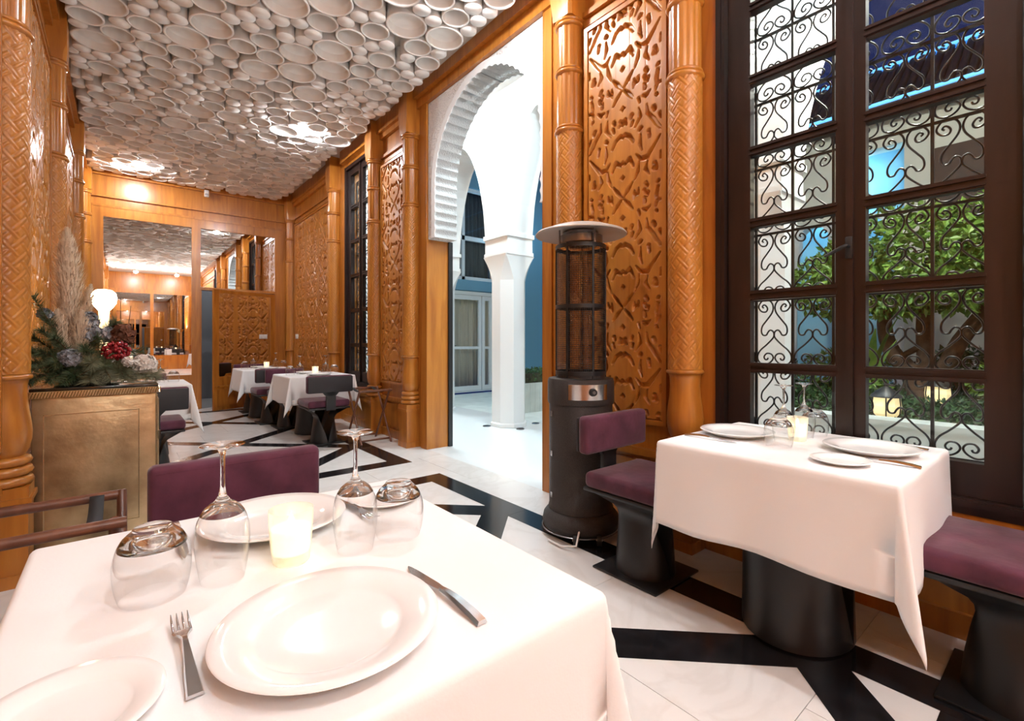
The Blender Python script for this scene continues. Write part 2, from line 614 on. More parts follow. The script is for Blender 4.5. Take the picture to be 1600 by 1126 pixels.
# ------------------------------------------------------------------ carved arabesque relief
ST = [  # recess strokes of the half pattern: (across from centre line, down, width)
    [(185, -30, 4), (190, 42, 10), (235, 106, 11), (280, 195, 4)],
    [(282, 250, 4), (240, 313, 9), (188, 385, 14), (140, 383, 11), (105, 335, 4)],
    [(190, 418, 3), (178, 477, 11), (205, 528, 4)],
    [(84, 226, 8), (56, 169, 11), (18, 141, 11), (0, 160, 8)],
    [(86, 421, 8), (56, 349, 12), (18, 385, 9), (0, 360, 8)],
    [(0, 470, 3), (0, 491, 13), (0, 512, 3)], [(18, 491, 2), (0, 491, 8)],
    [(78, 550, 6), (45, 600, 12), (8, 652, 6)], [(78, 765, 6), (45, 715, 12), (8, 668, 6)],
    [(0, 800, 3), (0, 822, 12), (0, 845, 3)], [(20, 822, 2), (0, 822, 8)],
    [(245, 455, 12), (258, 500, 10)], [(180, 590, 12), (190, 612, 10)], [(122, 615, 6), (118, 650, 12), (112, 662, 4)],
    [(195, 665, 11), (190, 690, 9)], [(272, 598, 11), (262, 606, 7)],
    [(212, 772, 5), (182, 796, 13), (156, 786, 6)], [(134, 830, 6), (124, 792, 8)],
    [(258, 760, 10), (252, 790, 6)], [(255, 822, 9), (262, 834, 7)],
    [(72, 905, 13), (66, 925, 10)], [(22, 918, 10), (12, 932, 12), (0, 925, 9)],
    [(90, 620, 5), (92, 655, 12), (84, 690, 4)], [(170, 640, 11), (176, 668, 8)], [(168, 700, 8), (172, 735, 11)],
    [(140, 140, 13), (128, 152, 9)], [(140, 188, 4), (134, 262, 11), (150, 318, 5)], [(200, 183, 11), (206, 236, 8)],
    [(244, 480, 12), (238, 494, 12)], [(292, 380, 9), (286, 430, 5)], [(268, 640, 9), (258, 700, 11), (262, 742, 9), (292, 742, 8)],
    [(215, 93, 3), (255, 150, 10), (295, 200, 3)], [(125, 871, 3), (137, 947, 12), (98, 1015, 4)], [(128, 398, 3), (120, 470, 11), (95, 536, 4)],
    [(80, 60, 10), (70, 90, 8)], [(235, 12, 12), (245, 36, 12)], [(280, 80, 10), (292, 110, 10)], [(30, 60, 8), (20, 40, 11), (0, 55, 8)],
]
PER_V = 900.0


def carve_depth(U, V):
    """U across from the centre line (mm), V down (mm); returns depth 0..1 of the recess"""
    U = np.abs(U)
    Vc = np.mod(V / 0.8, PER_V)
    best = np.full(U.shape, 99.0)
    for st in ST:
        for off in (-PER_V, 0, PER_V):
            for a, c in zip(st[:-1], st[1:]):
                ax, ay, aw = a[0], (a[1] + off), a[2]
                cx, cy, cw = c[0], (c[1] + off), c[2]
                dx, dy = cx - ax, (cy - ay)
                t = np.clip(((U - ax) * dx + (Vc - ay) * dy) / (dx * dx + dy * dy), 0, 1)
                d = np.hypot(U - ax - t * dx, (Vc - ay - t * dy) * 0.85) - (aw + (cw - aw) * t) * 1.25
                best = np.minimum(best, d)
    return 1 - sstep(-2.5, 2.0, best)


def grid_mesh(name, Xg, Yg, Zg, mat, closed=False, smooth=35):
    m, n = Xg.shape
    me = bpy.data.meshes.new(name)
    vs = np.stack([Xg, Yg, Zg], -1).reshape(-1, 3)
    idx = np.arange(m * n).reshape(m, n)
    if closed:
        idx = np.concatenate([idx, idx[:, :1]], 1)
    f = np.stack([idx[:-1, :-1], idx[:-1, 1:], idx[1:, 1:], idx[1:, :-1]], -1).reshape(-1, 4)
    me.vertices.add(len(vs))
    me.vertices.foreach_set('co', vs.ravel().astype(np.float32))
    me.loops.add(f.size)
    me.loops.foreach_set('vertex_index', f.ravel().astype(np.int32))
    me.polygons.add(len(f))
    me.polygons.foreach_set('loop_start', np.arange(0, f.size, 4, dtype=np.int32))
    me.polygons.foreach_set('use_smooth', np.ones(len(f), dtype=bool))
    me.materials.append(MATS[mat])
    me.update(calc_edges=True)
    me.validate()
    return me


def carved_panel(parent, side, y0, y1, z0, z1, res, rep=1, vs0=0.0):
    """relief panel on the left or right wall; rep = side by side repeats of the symmetric pattern"""
    nu, nv = int((y1 - y0) / res) + 1, int((z1 - z0) / res) + 1
    u = np.linspace(0, 1, nu)
    v = np.linspace(0, 1, nv)
    Ug, Vg = np.meshgrid(u, v)
    w = (y1 - y0) / rep
    Umm = (np.mod(Ug * rep * 0.99999, 1.0) - 0.5) * w * 1000 * (0.60 / w if rep == 1 else 1.0)
    Vmm = (1 - Vg) * (z1 - z0) * 1000 + vs0
    D = carve_depth(Umm, Vmm)
    seam = np.zeros_like(D)
    for s in (0.2, 0.4, 0.6, 0.8):
        seam = np.maximum(seam, np.exp(-((np.mod(Ug * rep, 1.0) - s) * w / 0.0028) ** 2))
    D = np.maximum(D * 0.028, seam * 0.0015)
    D[:, 0] = D[:, -1] = 0.031
    D[0, :] = D[-1, :] = 0.031
    if side > 0:
        X = XR - 0.032 + D
        me = grid_mesh('carved_panel', X, y0 + Ug[:, ::-1] * (y1 - y0), z0 + Vg * (z1 - z0), 'wood_carved')
    else:
        X = XL + 0.032 - D
        me = grid_mesh('carved_panel', X, y0 + Ug * (y1 - y0), z0 + Vg * (z1 - z0), 'wood_carved')
    return put('carved_panel', me, parent)


def trim_y(parent, name, side, y0, y1, z0, z1, proud, proud2=None):
    """moulding running along the wall"""
    if side > 0:
        bb = B().box(XR - proud, y0, z0, XR + 0.004, y1, z1)
    else:
        bb = B().box(XL - 0.004, y0, z0, XL + proud, y1, z1)
    return part(name, bb, 'wood', parent)


def wall_bay(parent, side, y0, y1, carved=True, res=0.005, rep=1, z0=0.69, z1=3.37, vs0=0.0, margin=0.055):
    """one bay between two columns: base board, chair rail, framed relief panel, frieze mouldings"""
    trim_y(parent, 'baseboard', side, y0, y1, 0.0, 0.10, 0.022)
    trim_y(parent, 'chair_rail', side, y0, y1, 0.455, 0.50, 0.040)
    trim_y(parent, 'dado_board', side, y0 + margin, y1 - margin, 0.14, 0.42, 0.014)
    trim_y(parent, 'frieze_moulding', side, y0, y1, 3.50, 3.535, 0.030)
    trim_y(parent, 'frieze_moulding', side, y0, y1, 3.43, 3.47, 0.018)
    trim_y(parent, 'cornice', side, y0, y1, 3.74, 3.80, 0.045)
    trim_y(parent, 'cornice', side, y0, y1, 3.80, ZC, 0.085)
    if carved:
        a, c = y0 + margin, y1 - margin
        carved_panel(parent, side, a, c, z0, z1, res, rep, vs0)
        for (p, q, r, s) in ((a - 0.03, a, z0 - 0.03, z1 + 0.03), (c, c + 0.03, z0 - 0.03, z1 + 0.03)):
            trim_y(parent, 'panel_frame', side, p, q, r, s, 0.042)
        for (r, s) in ((z0 - 0.03, z0), (z1, z1 + 0.03)):
            trim_y(parent, 'panel_frame', side, a, c, r, s, 0.042)


CR = [-3.2, 1.49, 2.41, 4.87, 5.84, 7.36, 9.74]       # columns on the right wall
CL = [-3.0, 3.36, 5.45, 7.85, 9.74]                    # columns on the left wall
wall_bay(wall_right, 1, 1.60, 2.31, True, 0.0042)
wall_bay(wall_right, 1, 4.96, 5.75, True, 0.0065)
wall_bay(wall_right, 1, 7.46, 9.64, True, 0.0095, rep=3)
wall_bay(wall_right, 1, -3.1, 0.02, True, 0.02, rep=4)
wall_bay(wall_left, -1, 3.46, 5.35, True, 0.0085, rep=3)
wall_bay(wall_left, -1, 5.55, 7.75, True, 0.011, rep=3)
wall_bay(wall_left, -1, 7.95, 9.64, True, 0.012, rep=3)
wall_bay(wall_left, -1, -2.9, 3.26, True, 0.03, rep=8)
# plain boards over and under the openings
for (ya, yb_) in ((0.02, 1.39), (W2[0] - 0.03, W2[1] + 0.03)):
    trim_y(wall_right, 'cornice', 1, ya, yb_, 3.80, ZC, 0.085)
    trim_y(wall_right, 'baseboard', 1, ya, yb_, 0.0, 0.10, 0.022)
    trim_y(wall_right, 'chair_rail', 1, ya, yb_, 0.43, 0.475, 0.030)
    trim_y(wall_right, 'sill_board', 1, ya, yb_, 0.475, 0.535, 0.020)
trim_y(wall_right, 'cornice', 1, 2.51, 4.77, 3.87, ZC, 0.085)
trim_y(wall_right, 'cornice', 1, 2.51, 4.77, 3.77, 3.87, 0.040)
# casing of the arch opening and the boards of its reveal
trim_y(wall_right, 'door_casing', 1, AY0 - 0.10, AY0, 0, 3.77, 0.018)
trim_y(wall_right, 'door_casing', 1, AY1, AY1 + 0.12, 0, 3.77, 0.018)
part('jamb_board', B().box(XR - 0.018, AY1 - 0.004, 0, XR + 0.25, AY1 + 0.004, 2.29), 'wood', wall_right)
part('jamb_board', B().box(XR - 0.018, AY0 - 0.004, 0, XR + 0.25, AY0 + 0.004, 2.29), 'wood', wall_right)
part('jamb_stop', B().box(XR + 0.25, AY1 - 0.03, 0, XR + 0.30, AY1 + 0.02, 2.29), 'black_metal', wall_right)


# ------------------------------------------------------------------ engaged columns
def strap_pattern(A, V):
    """interlaced straps engraved on the shafts: returns groove depth 0..1"""
    Wc, Hc = 2 * PI / 8, 0.086
    p = A / Wc + V / Hc
    q = A / Wc - V / Hc

    def dist(t):
        return np.abs(np.mod(t, 1.0) - 0.5)
    dp, dq = dist(p), dist(q)
    par = (np.floor(p) + np.floor(q)) % 2
    half = 0.17
    gp = np.exp(-((dp - half) / 0.045) ** 2) * np.where((dq < half) & (par > 0.5), 0, 1)
    gq = np.exp(-((dq - half) / 0.045) ** 2) * np.where((dp < half) & (par < 0.5), 0, 1)
    field = np.where((dp > half) & (dq > half), 0.12, 0.0)
    return np.maximum(np.maximum(gp, gq), field)


def ring(r, z, t):
    """half-round moulding profile around z"""
    return [(r, z - t), (r + t * 0.7, z - t * 0.7), (r + t, z), (r + t * 0.7, z + t * 0.7), (r, z + t)]


def make_column():
    root = empty('wall_column')
    part('pedestal', B().box(-0.095, -0.095, 0, 0.095, 0.095, 0.40).box(-0.108, -0.108, 0.40, 0.108, 0.108, 0.425)
         .box(-0.098, -0.098, 0.425, 0.098, 0.098, 0.475).box(-0.103, -0.103, 0.0, 0.103, 0.103, 0.06), 'wood', root)
    part('base_ring', B().lathe([(0.06, 0.474)] + ring(0.085, 0.499, 0.024) + ring(0.083, 0.548, 0.024) + ring(0.080, 0.596, 0.023) + [(0.06, 0.62)], 28), 'wood', root, 50)
    part('bulb', B().lathe([(0.074, 0.618), (0.090, 0.65), (0.100, 0.70), (0.102, 0.74), (0.096, 0.80), (0.087, 0.86), (0.083, 0.92), (0.085, 0.97), (0.09, 0.99)] + ring(0.092, 1.005, 0.013) + [(0.09, 1.02)], 28), 'wood', root, 50)
    na, nv = 128, 330
    A, V = np.meshgrid(np.linspace(0, 2 * PI, na, endpoint=False), np.linspace(0, 1.66, nv))
    R = 0.0955 - 0.0055 * strap_pattern(A, V)
    put('shaft', grid_mesh('shaft', R * np.cos(A), R * np.sin(A), 1.02 + V, 'wood_carved', closed=True), root)
    part('shaft_ring', B().lathe([(0.09, 2.675)] + ring(0.094, 2.695, 0.016) + ring(0.090, 2.722, 0.011) + [(0.085, 2.735)], 28), 'wood', root, 50)

    def flute(a, z):
        return 1.0 - 0.07 * max(0.0, math.cos(10 * a)) ** 0.6
    part('fluted_drum', B().lathe([(0.088, 2.73), (0.090, 2.80), (0.090, 3.10)], 80, rfun=flute), 'wood', root, 50)
    part('shaft_ring', B().lathe([(0.085, 3.10)] + ring(0.091, 3.118, 0.014) + ring(0.089, 3.142, 0.010) + [(0.085, 3.155)], 28), 'wood', root, 50)
    part('fluted_drum', B().lathe([(0.088, 3.15), (0.089, 3.18), (0.089, 3.44)], 80, rfun=flute), 'wood', root, 50)
    part('shaft_ring', B().lathe([(0.085, 3.44)] + ring(0.090, 3.458, 0.014) + ring(0.092, 3.484, 0.014) + [(0.085, 3.50)], 28), 'wood', root, 50)
    cap = B()
    prof = [(0.072, 0.095, 3.495), (0.078, 0.100, 3.56), (0.092, 0.100, 3.62), (0.100, 0.100, 3.68), (0.100, 0.100, 3.97)]
    rows = []
    for (ch, s, z) in prof:       # octagon that turns into a square: ch = half flat, s = half side
        c_ = min(ch, s)
        rows.append([(s, -c_, z), (s, c_, z), (c_, s, z), (-c_, s, z), (-s, c_, z), (-s, -c_, z), (-c_, -s, z), (c_, -s, z)])
    cap.grid(rows, closed_u=True)
    cap.add(rows[0], [tuple(reversed(range(8)))])
    part('capital', cap, 'wood', root, 30)
    return root


col0 = make_column()
col_labels = {
    ('R', -3.2): None,
    ('R', 1.49): 'carved wooden wall column beside the tall dark window, behind the purple chair',
    ('R', 2.41): 'carved wooden wall column right behind the patio heater',
    ('R', 4.87): 'carved wooden wall column left of the arched opening, next to a socket',
    ('R', 5.84): 'carved wooden wall column behind the far folding stand, right of the far window',
    ('R', 7.36): 'carved wooden wall column left of the far dark window',
    ('R', 9.74): 'dim wooden corner column right of the mirrored door',
    ('L', -3.0): None,
    ('L', 3.36): 'large carved wooden column at the left edge, in front of brass cabinet',
    ('L', 5.45): 'carved wooden column rising behind the pampas plume',
    ('L', 7.85): 'narrow dark wooden column on the left wall, third from the viewer',
    ('L', 9.74): 'brightly lit wooden corner column left of the mirrors',
}
first = True
for side, xs, ys in (('R', XR - 0.06, CR), ('L', XL + 0.03, CL)):
    for yy in ys:
        o = col0 if first else copy_tree(col0)
        first = False
        o.location = (xs, yy, 0)
        o.rotation_euler = (0, 0, 0)
        lb = col_labels[(side, yy)] or 'wooden wall column behind the viewer on the %s wall' % ('window' if side == 'R' else 'cabinet')
        tag(o, lb, 'column', 'engaged wooden columns along the walls')

# ------------------------------------------------------------------ far wall: frieze, mirrors, dado, door
def fw(name, x0, x1, z0, z1, proud, mat='wood', parent=None):
    return part(name, B().box(x0, YF - proud, z0, x1, YF + 0.004, z1), mat, parent or wall_far)


fw('frieze_moulding', XL, XR, 3.30, 3.335, 0.05)
fw('frieze_moulding', XL, XR, 3.46, 3.485, 0.035)
fw('cornice', XL, XR, 3.80, ZC, 0.07)
fw('mirror_frame', XL, -0.21, 0, 3.30, 0.045)
fw('mirror_frame', 0.95, 1.08, 0, 3.30, 0.045)
fw('mirror_frame', 2.27, XR, 0, 3.30, 0.045)
fw('mirror_frame', -0.21, 0.95, 3.15, 3.30, 0.045)
fw('mirror_frame', 1.08, 2.27, 3.15, 3.30, 0.045)
fw('mirror_frame', 1.08, 2.27, DZ, DZ + 0.045, 0.045)
fw('mirror_frame', -0.21, 0.95, 0.50, 0.60, 0.045)
fw('dado_board', -0.21, 0.95, 0.0, 0.50, 0.025)
fw('chair_rail', -0.21, 0.95, 0.395, 0.425, 0.045)
m1 = fw('wall_mirror', -0.212, 0.952, 0.598, 3.152, 0.020, 'mirror', None)
m1.parent = None
tag(m1, 'tall mirror on the end wall behind the glowing lamp', 'mirror')
m2 = fw('wall_mirror', 1.078, 2.272, DZ + 0.044, 3.152, 0.020, 'mirror', None)
m2.parent = None
tag(m2, 'mirror above the half open door at the end of the room', 'mirror')
# the door: hinged at the right, standing ajar into the room
door = tag(empty('door_1', (2.255, YF - 0.06, 0), math.radians(180 + 24.5)), 'half open wooden door with mirrored upper panel at the end of the room', 'door', None, 'structure')
DL = 1.16
part('door_frame', B().box(0, -0.02, 0.008, DL, 0.02, 0.58).box(0, -0.02, 2.0, DL, 0.02, 2.06).box(0, -0.02, 0.58, 0.09, 0.02, 2.0).box(DL - 0.09, -0.02, 0.58, DL, 0.02, 2.0), 'wood', door)
part('mirror_panel', B().box(0.088, -0.008, 0.578, DL - 0.088, 0.008, 2.002), 'mirror', door)
part('door_moulding', B().box(0.0, 0.018, 0.395, DL, 0.038, 0.425), 'wood', door)
part('kick_board', B().box(0.06, 0.018, 0.06, DL - 0.06, 0.028, 0.36), 'wood', door)
for zh in (0.25, 1.05, 1.85):
    part('hinge', B().lathe([(0.012, -0.05), (0.012, 0.05)], 10, (0.0, -0.024, zh)), 'steel_dark', door, 40)
# small grey room behind the door
b = B().box(0.6, 11.6, 0, 3.2, 11.7, 3.0).box(0.6, YF + 0.14, 0, 0.7, 11.6, 3.0).box(3.1, YF + 0.14, 0, 3.2, 11.6, 3.0).box(0.6, YF + 0.14, 2.9, 3.2, 11.7, 3.0)
wall_back_room = struct('wall_back_room', 'blue grey wall of the back room seen through the door gap', 'wall', b, 'grey_wall')
part('floor_tile_field', B().box(0.6, YF + 0.0, -0.05, 3.2, 11.6, -0.002), 'resin_floor', wall_back_room)
bl = tag(part('ceiling_lamp', B().lathe([(0.10, 0), (0.10, 0.03), (0.06, 0.05)], 20, (1.4, 10.8, 2.84)), 'added_bulb_back', None, 40), 'added unseen round lamp in the back room behind the mirrored door', 'lamp')  # no visible source here, added to light the back room
# mirror on the wall behind the viewer
part('mirror_frame', B().box(XL, YB - 0.004, 3.15, XR, YB + 0.045, 3.32).box(0.95, YB - 0.004, 0.6, 1.06, YB + 0.045, 3.15).box(XL, YB - 0.004, 0.0, XR, YB + 0.04, 0.6), 'wood', wall_back)
mb = part('wall_mirror', B().box(XL + 0.2, YB - 0.002, 0.6, XR - 0.2, YB + 0.02, 3.15), 'mirror')
tag(mb, 'wide mirror on the wall behind the viewer', 'mirror')
# small white detector under the ceiling of the end wall
det = tag(empty('motion_detector', (1.16, YF - 0.075, 3.70)), 'small white motion detector high on the end wall frieze', 'detector')
part('detector_body', B().rbox(-0.035, -0.045, 0.0, 0.035, 0.004, 0.12, 0.012), 'plastic_white', det, 40)
part('detector_lens', B().rbox(-0.024, -0.052, 0.02, 0.024, -0.04, 0.06, 0.005), 'plastic_grey', det, 40)

# ------------------------------------------------------------------ ceiling: clay tubes of three sizes
b = B().box(XL - 0.2, YB - 0.1, ZC, XR + WT, YF + 0.14, ZC + 0.12)
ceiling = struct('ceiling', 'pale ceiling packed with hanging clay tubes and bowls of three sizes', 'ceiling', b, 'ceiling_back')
TX0, TX1, TY0, TY1 = -0.40, 2.40, -2.6, 9.80
lights_xy = [(1.80, 6.28), (0.22, 9.09), (1.80, 2.70), (0.45, -1.10), (1.75, -1.3), (0.45, -3.4), (1.75, -3.6)]  # last three are added behind the viewer for more light
circ = [(x, y, 0.098) for (x, y) in lights_xy] + [(1.0, 4.0, 0.175), (1.30, 4.06, 0.125)]
arr = np.array(circ)


def fits(x, y, r, arr):
    if x - r < TX0 or x + r > TX1 or y - r < TY0 or y + r > TY1:
        return False
    return bool(np.all(np.hypot(arr[:, 0] - x, arr[:, 1] - y) > arr[:, 2] + r - 0.0015))


fail = 0
tries = 0
radii = [0.172, 0.122, 0.122, 0.072, 0.072]
while tries < 16000:
    tries += 1
    r = rng.choice(radii) if tries < 11000 else rng.choice([0.122, 0.072, 0.064])
    r *= rng.uniform(0.95, 1.04)
    i = rng.randrange(len(circ))
    xi, yi, ri = circ[i]
    near = np.nonzero((np.hypot(arr[:, 0] - xi, arr[:, 1] - yi) < ri + arr[:, 2] + 2 * r) & (np.arange(len(arr)) != i))[0]
    if len(near) == 0:
        a = rng.uniform(0, 2 * PI)
        cands = [(xi + (ri + r) * math.cos(a), yi + (ri + r) * math.sin(a))]
    else:
        j = int(rng.choice(list(near)))
        xj, yj, rj = circ[j]
        d = math.hypot(xj - xi, yj - yi)
        Ra, Rb = ri + r + 0.002, rj + r + 0.002
        if d > Ra + Rb or d < abs(Ra - Rb):
            continue
        a = (Ra * Ra - Rb * Rb + d * d) / (2 * d)
        h2 = Ra * Ra - a * a
        h = math.sqrt(max(h2, 0))
        ex, ey = (xj - xi) / d, (yj - yi) / d
        cands = [(xi + a * ex - h * ey, yi + a * ey + h * ex), (xi + a * ex + h * ey, yi + a * ey - h * ex)]
    for (x, y) in cands:
        if fits(x, y, r, arr):
            circ.append((x, y, r))
            arr = np.vstack([arr, [x, y, r]])
            break
for k in range(6000):       # last gaps
    r = rng.choice([0.07, 0.055, 0.045])
    x, y = rng.uniform(TX0, TX1), rng.uniform(TY0, TY1)
    if fits(x, y, r, arr):
        circ.append((x, y, r))
        arr = np.vstack([arr, [x, y, r]])


def tube_mesh(kind):
    L = 0.15
    if kind == 'big':
        pr = [(0.92, 0), (1.0, -L), (0.985, -L - 0.004), (0.90, -L - 0.004), (0.885, -L), (0.86, -0.088), (0.84, -0.082), (0.0, -0.076)]
    elif kind == 'mid':
        pr = [(0.92, 0), (1.0, -L), (0.98, -L - 0.004), (0.875, -L - 0.004), (0.86, -L), (0.80, -0.022), (0.0, -0.018)]
    else:
        pr = [(0.95, 0), (1.0, -L), (0.96, -L - 0.004), (0.0, -L - 0.005)]
    bb = B().lathe(list(reversed(pr)), 28 if kind != 'small' else 18, cap=False)
    return bb


TM = {k: tube_mesh(k).mesh('clay_tube', 'tube', 40) for k in ('big', 'mid', 'small')}


def proj(x, y, z):
    s, c = math.sin(math.radians(39.5)), math.cos(math.radians(39.5))
    d = x * s + y * c
    if d < 0.1:
        return None
    return 800 + 742 * (x * c - y * s) / d, 533 - 742 * (z - CAM_H) / d, d


order = []
for (x, y, r) in circ[len(lights_xy):]:
    p = proj(x, y, 3.83)
    vis = p is not None and -40 < p[0] < 900 and -60 < p[1] < 400
    order.append((-(r / p[2]) if vis else 1.0, x, y, r))
order.sort()
rest = {'big': [], 'mid': [], 'small': []}
restb = B()
for k, (sv, x, y, r) in enumerate(order):
    kind = 'big' if r > 0.15 else ('mid' if r > 0.1 else 'small')
    dz = rng.uniform(-0.006, 0.006)
    if k < 300 and sv < 0:
        put('clay_tube', TM[kind], ceiling, (x, y, ZC + dz), (0, 0, 0), (r, r, 1))
    else:
        t = tube_mesh(kind)
        restb.add([(x + p[0] * r, y + p[1] * r, ZC + dz + p[2]) for p in t.v], t.f)
rest_o = part('clay_tube_field', restb, 'tube', ceiling, 40)
rest_o['kind'] = 'stuff'

# ceiling lamps: glowing half globes hanging level with the tubes, the last three added
lamp_labels = ['glowing ceiling lamp between the tubes over the far tables', 'glowing ceiling lamp next to the end wall above the mirrors',
               'ceiling lamp over the carved panel above the patio heater', 'ceiling lamp above the viewer', 'added ceiling lamp behind the viewer near the window wall', 'added ceiling lamp by the rear mirror on the cabinet side', 'added ceiling lamp by the rear mirror on the window side']
cl0 = None
for (x, y), lb in zip(lights_xy, lamp_labels):
    if cl0 is None:
        cl0 = empty('ceiling_lamp')
        part('lamp_rim', B().lathe([(0.050, 0.13), (0.050, 0.004), (0.078, 0.0), (0.082, 0.006), (0.06, 0.02)], 24), 'plastic_white', cl0, 40)
        prof = [(0.066 * math.cos(a), -0.066 * math.sin(a)) for a in [PI / 2 * (1 - t / 6) for t in range(7)]]
        prof[0] = (0.0, -0.066)
        part('lamp_globe', B().lathe(prof, 20, cap=False), 'bulb', cl0, 60)
        o = cl0
    else:
        o = copy_tree(cl0)
    o.location = (x, y, 3.848)
    tag(o, lb, 'lamp', 'ceiling lamps of the dining room')

# ================================================================== WINDOWS
def catmull(pts, n=5):
    out = []
    P_ = [np.array(p, float) for p in pts]
    for i in range(len(P_) - 1):
        p0 = P_[max(i - 1, 0)]
        p1, p2 = P_[i], P_[i + 1]
        p3 = P_[min(i + 2, len(P_) - 1)]
        for k in range(n):
            t = k / n
            out.append(0.5 * ((2 * p1) + (-p0 + p2) * t + (2 * p0 - 5 * p1 + 4 * p2 - p3) * t * t + (-p0 + 3 * p1 - 3 * p2 + p3) * t ** 3))
    out.append(P_[-1])
    return out


def window(name, label, y0, y1, z0, z1, gl, gr, rows, parent_x=XR, handle=True):
    """two-leaf casement in the right wall; gl/gr = glass spans (ya, yb) of the farther and nearer leaf"""
    win = struct(name, label, 'window')
    xa, xb = parent_x + 0.005, parent_x + 0.11
    part('casing', B().box(xa - 0.03, y0, z0, xb, y0 + 0.05, z1).box(xa - 0.03, y1 - 0.05, z0, xb, y1, z1)
         .box(xa - 0.03, y0 + 0.05, z1 - 0.05, xb, y1 - 0.05, z1).box(xa - 0.03, y0 + 0.05, z0, xb, y1 - 0.05, z0 + 0.06)
         .box(xa - 0.036, y0, z0 + 0.03, xa - 0.03, y1, z0 + 0.055)
         .box(xa - 0.036, y0 + 0.015, z0 + 0.05, xa - 0.03, y0 + 0.03, z1).box(xa - 0.036, y1 - 0.03, z0 + 0.05, xa - 0.03, y1 - 0.015, z1), 'wood_window', win)
    mid = (gl[0] + gr[1]) / 2
    for (ga, gb, la, lb_) in ((gl[0], gl[1], mid + 0.002, y1 - 0.055), (gr[0], gr[1], y0 + 0.055, mid - 0.002)):
        s0, s1 = xa + 0.005, xa + 0.055
        sb = B()
        zt = rows[-1][1]
        zb = rows[0][0]
        sb.box(s0, la, z0 + 0.062, s1, ga, z1 - 0.052).box(s0, gb, z0 + 0.062, s1, lb_, z1 - 0.052)
        sb.box(s0, ga, z0 + 0.062, s1, gb, zb).box(s0, ga, zt, s1, gb, z1 - 0.052)
        for (r0, r1), (q0, q1) in zip(rows[:-1], rows[1:]):
            sb.box(s0 + 0.004, ga, r1, s1, gb, q0)
            sb.box(s0 - 0.006, ga - 0.006, r1 + 0.006, s0 + 0.004, gb + 0.006, r1 + 0.018)
            sb.box(s0 - 0.006, ga - 0.006, q0 - 0.018, s0 + 0.004, gb + 0.006, q0 - 0.006)
        sash = part('sash', sb, 'wood_window', win)
        for (r0, r1) in rows:
            part('pane', B().box(s0 + 0.028, ga - 0.004, r0 - 0.004, s0 + 0.031, gb + 0.004, r1 + 0.004), 'pane_glass', sash)
    part('meeting_bead', B().box(xa - 0.012, mid - 0.014, z0 + 0.065, xa + 0.006, mid + 0.014, z1 - 0.055), 'wood_window', win)
    if handle:
        h = part('handle', B().rbox(xa - 0.020, mid - 0.014, 1.56, xa - 0.010, mid + 0.014, 1.66, 0.004), 'iron', win, 40)
        part('lever', B().tube([(xa - 0.018, mid, 1.615), (xa - 0.055, mid, 1.615), (xa - 0.06, mid + 0.02, 1.605), (xa - 0.058, mid + 0.085, 1.575)], [0.008, 0.008, 0.009, 0.006], 8), 'iron', h, 50)
    return win


rows1 = [(0.697, 1.014)] + [(1.066 + 0.385 * k, 1.066 + 0.385 * k + 0.333) for k in range(6)] + [(3.376, 3.64)]
window('window_1', 'tall dark framed casement window beside the right dining table', W1[0], W1[1], W1[2], W1[3], (0.757, 1.150), (0.258, 0.640), rows1)
rows2 = [(0.75, 1.10), (1.155, 1.60), (1.655, 2.10), (2.155, 2.60), (2.655, 3.10), (3.155, 3.60)]
window('window_2', 'far dark framed casement window between two carved columns', W2[0], W2[1], W2[2], W2[3], (6.56, 6.86), (6.12, 6.42), rows2, handle=False)

# wrought iron scroll grilles outside the windows
SP = [(540, 232), (560, 214), (540, 198), (510, 212), (487, 250), (510, 280), (570, 265), (612, 212), (590, 168), (540, 147), (450, 172), (408, 240), (425, 308),
      (500, 378), (560, 432), (573, 490), (550, 532), (505, 540), (480, 512), (450, 494), (412, 512), (397, 548), (412, 588), (500, 648), (582, 692), (624, 742),
      (622, 800), (580, 842), (510, 862), (440, 845), (407, 805), (436, 760), (498, 745), (535, 775), (520, 808), (490, 812), (480, 795)]


def scroll_mesh(cw, ch, r):
    bb = B()
    for s in (1, -1):
        pts = []
        for (x, y_) in SP:
            yc = y_ + 0.15 * (x - 395)
            pts.append((0.0, s * (x - 395) / 240.0 * (cw / 2 - r), (905 - yc) / 735.0 * ch))
        bb.tube(catmull(pts, 4), r, 6)
    return bb.mesh('iron_scroll', 'iron', 60)


def grille(name, label, X, ys, zs, bars, r=0.0044):
    g = tag(empty(name, (X, 0, 0)), label, 'grille')
    cw, ch = abs(ys[1] - ys[0]), zs[1] - zs[0]
    me = scroll_mesh(cw, ch, r)
    for yv in bars:
        part('upright_bar', B().box(-0.007, yv - 0.006, zs[0], 0.007, yv + 0.006, zs[-1]), 'iron', g)
    for zv in zs:
        part('cross_bar', B().box(-0.006, min(ys), zv - 0.006, 0.006, max(ys), zv + 0.006), 'iron', g)
    for ya, yb_ in zip(ys[:-1], ys[1:]):
        for zv in zs[:-1]:
            put('iron_scroll', me, g, (0, (ya + yb_) / 2, zv))
    return g


ys1 = [1.362 - 0.186 * k for k in range(8)]
zs1 = [0.68 + 0.362 * k for k in range(9)]
grille('window_grille', 'wrought iron grille of hearts and scrolls outside the near window', 2.735, ys1, zs1, [ys1[k] for k in (1, 2, 3, 5, 6, 7)])
ys2 = [5.98 + 0.2055 * k for k in range(6)]
grille('window_grille', 'wrought iron grille outside the far window', 2.755, ys2, zs1, ys2)

# ================================================================== PLASTER ARCH
AC, AR, AZC, ASP = 3.605, 0.815, 2.84, 2.29


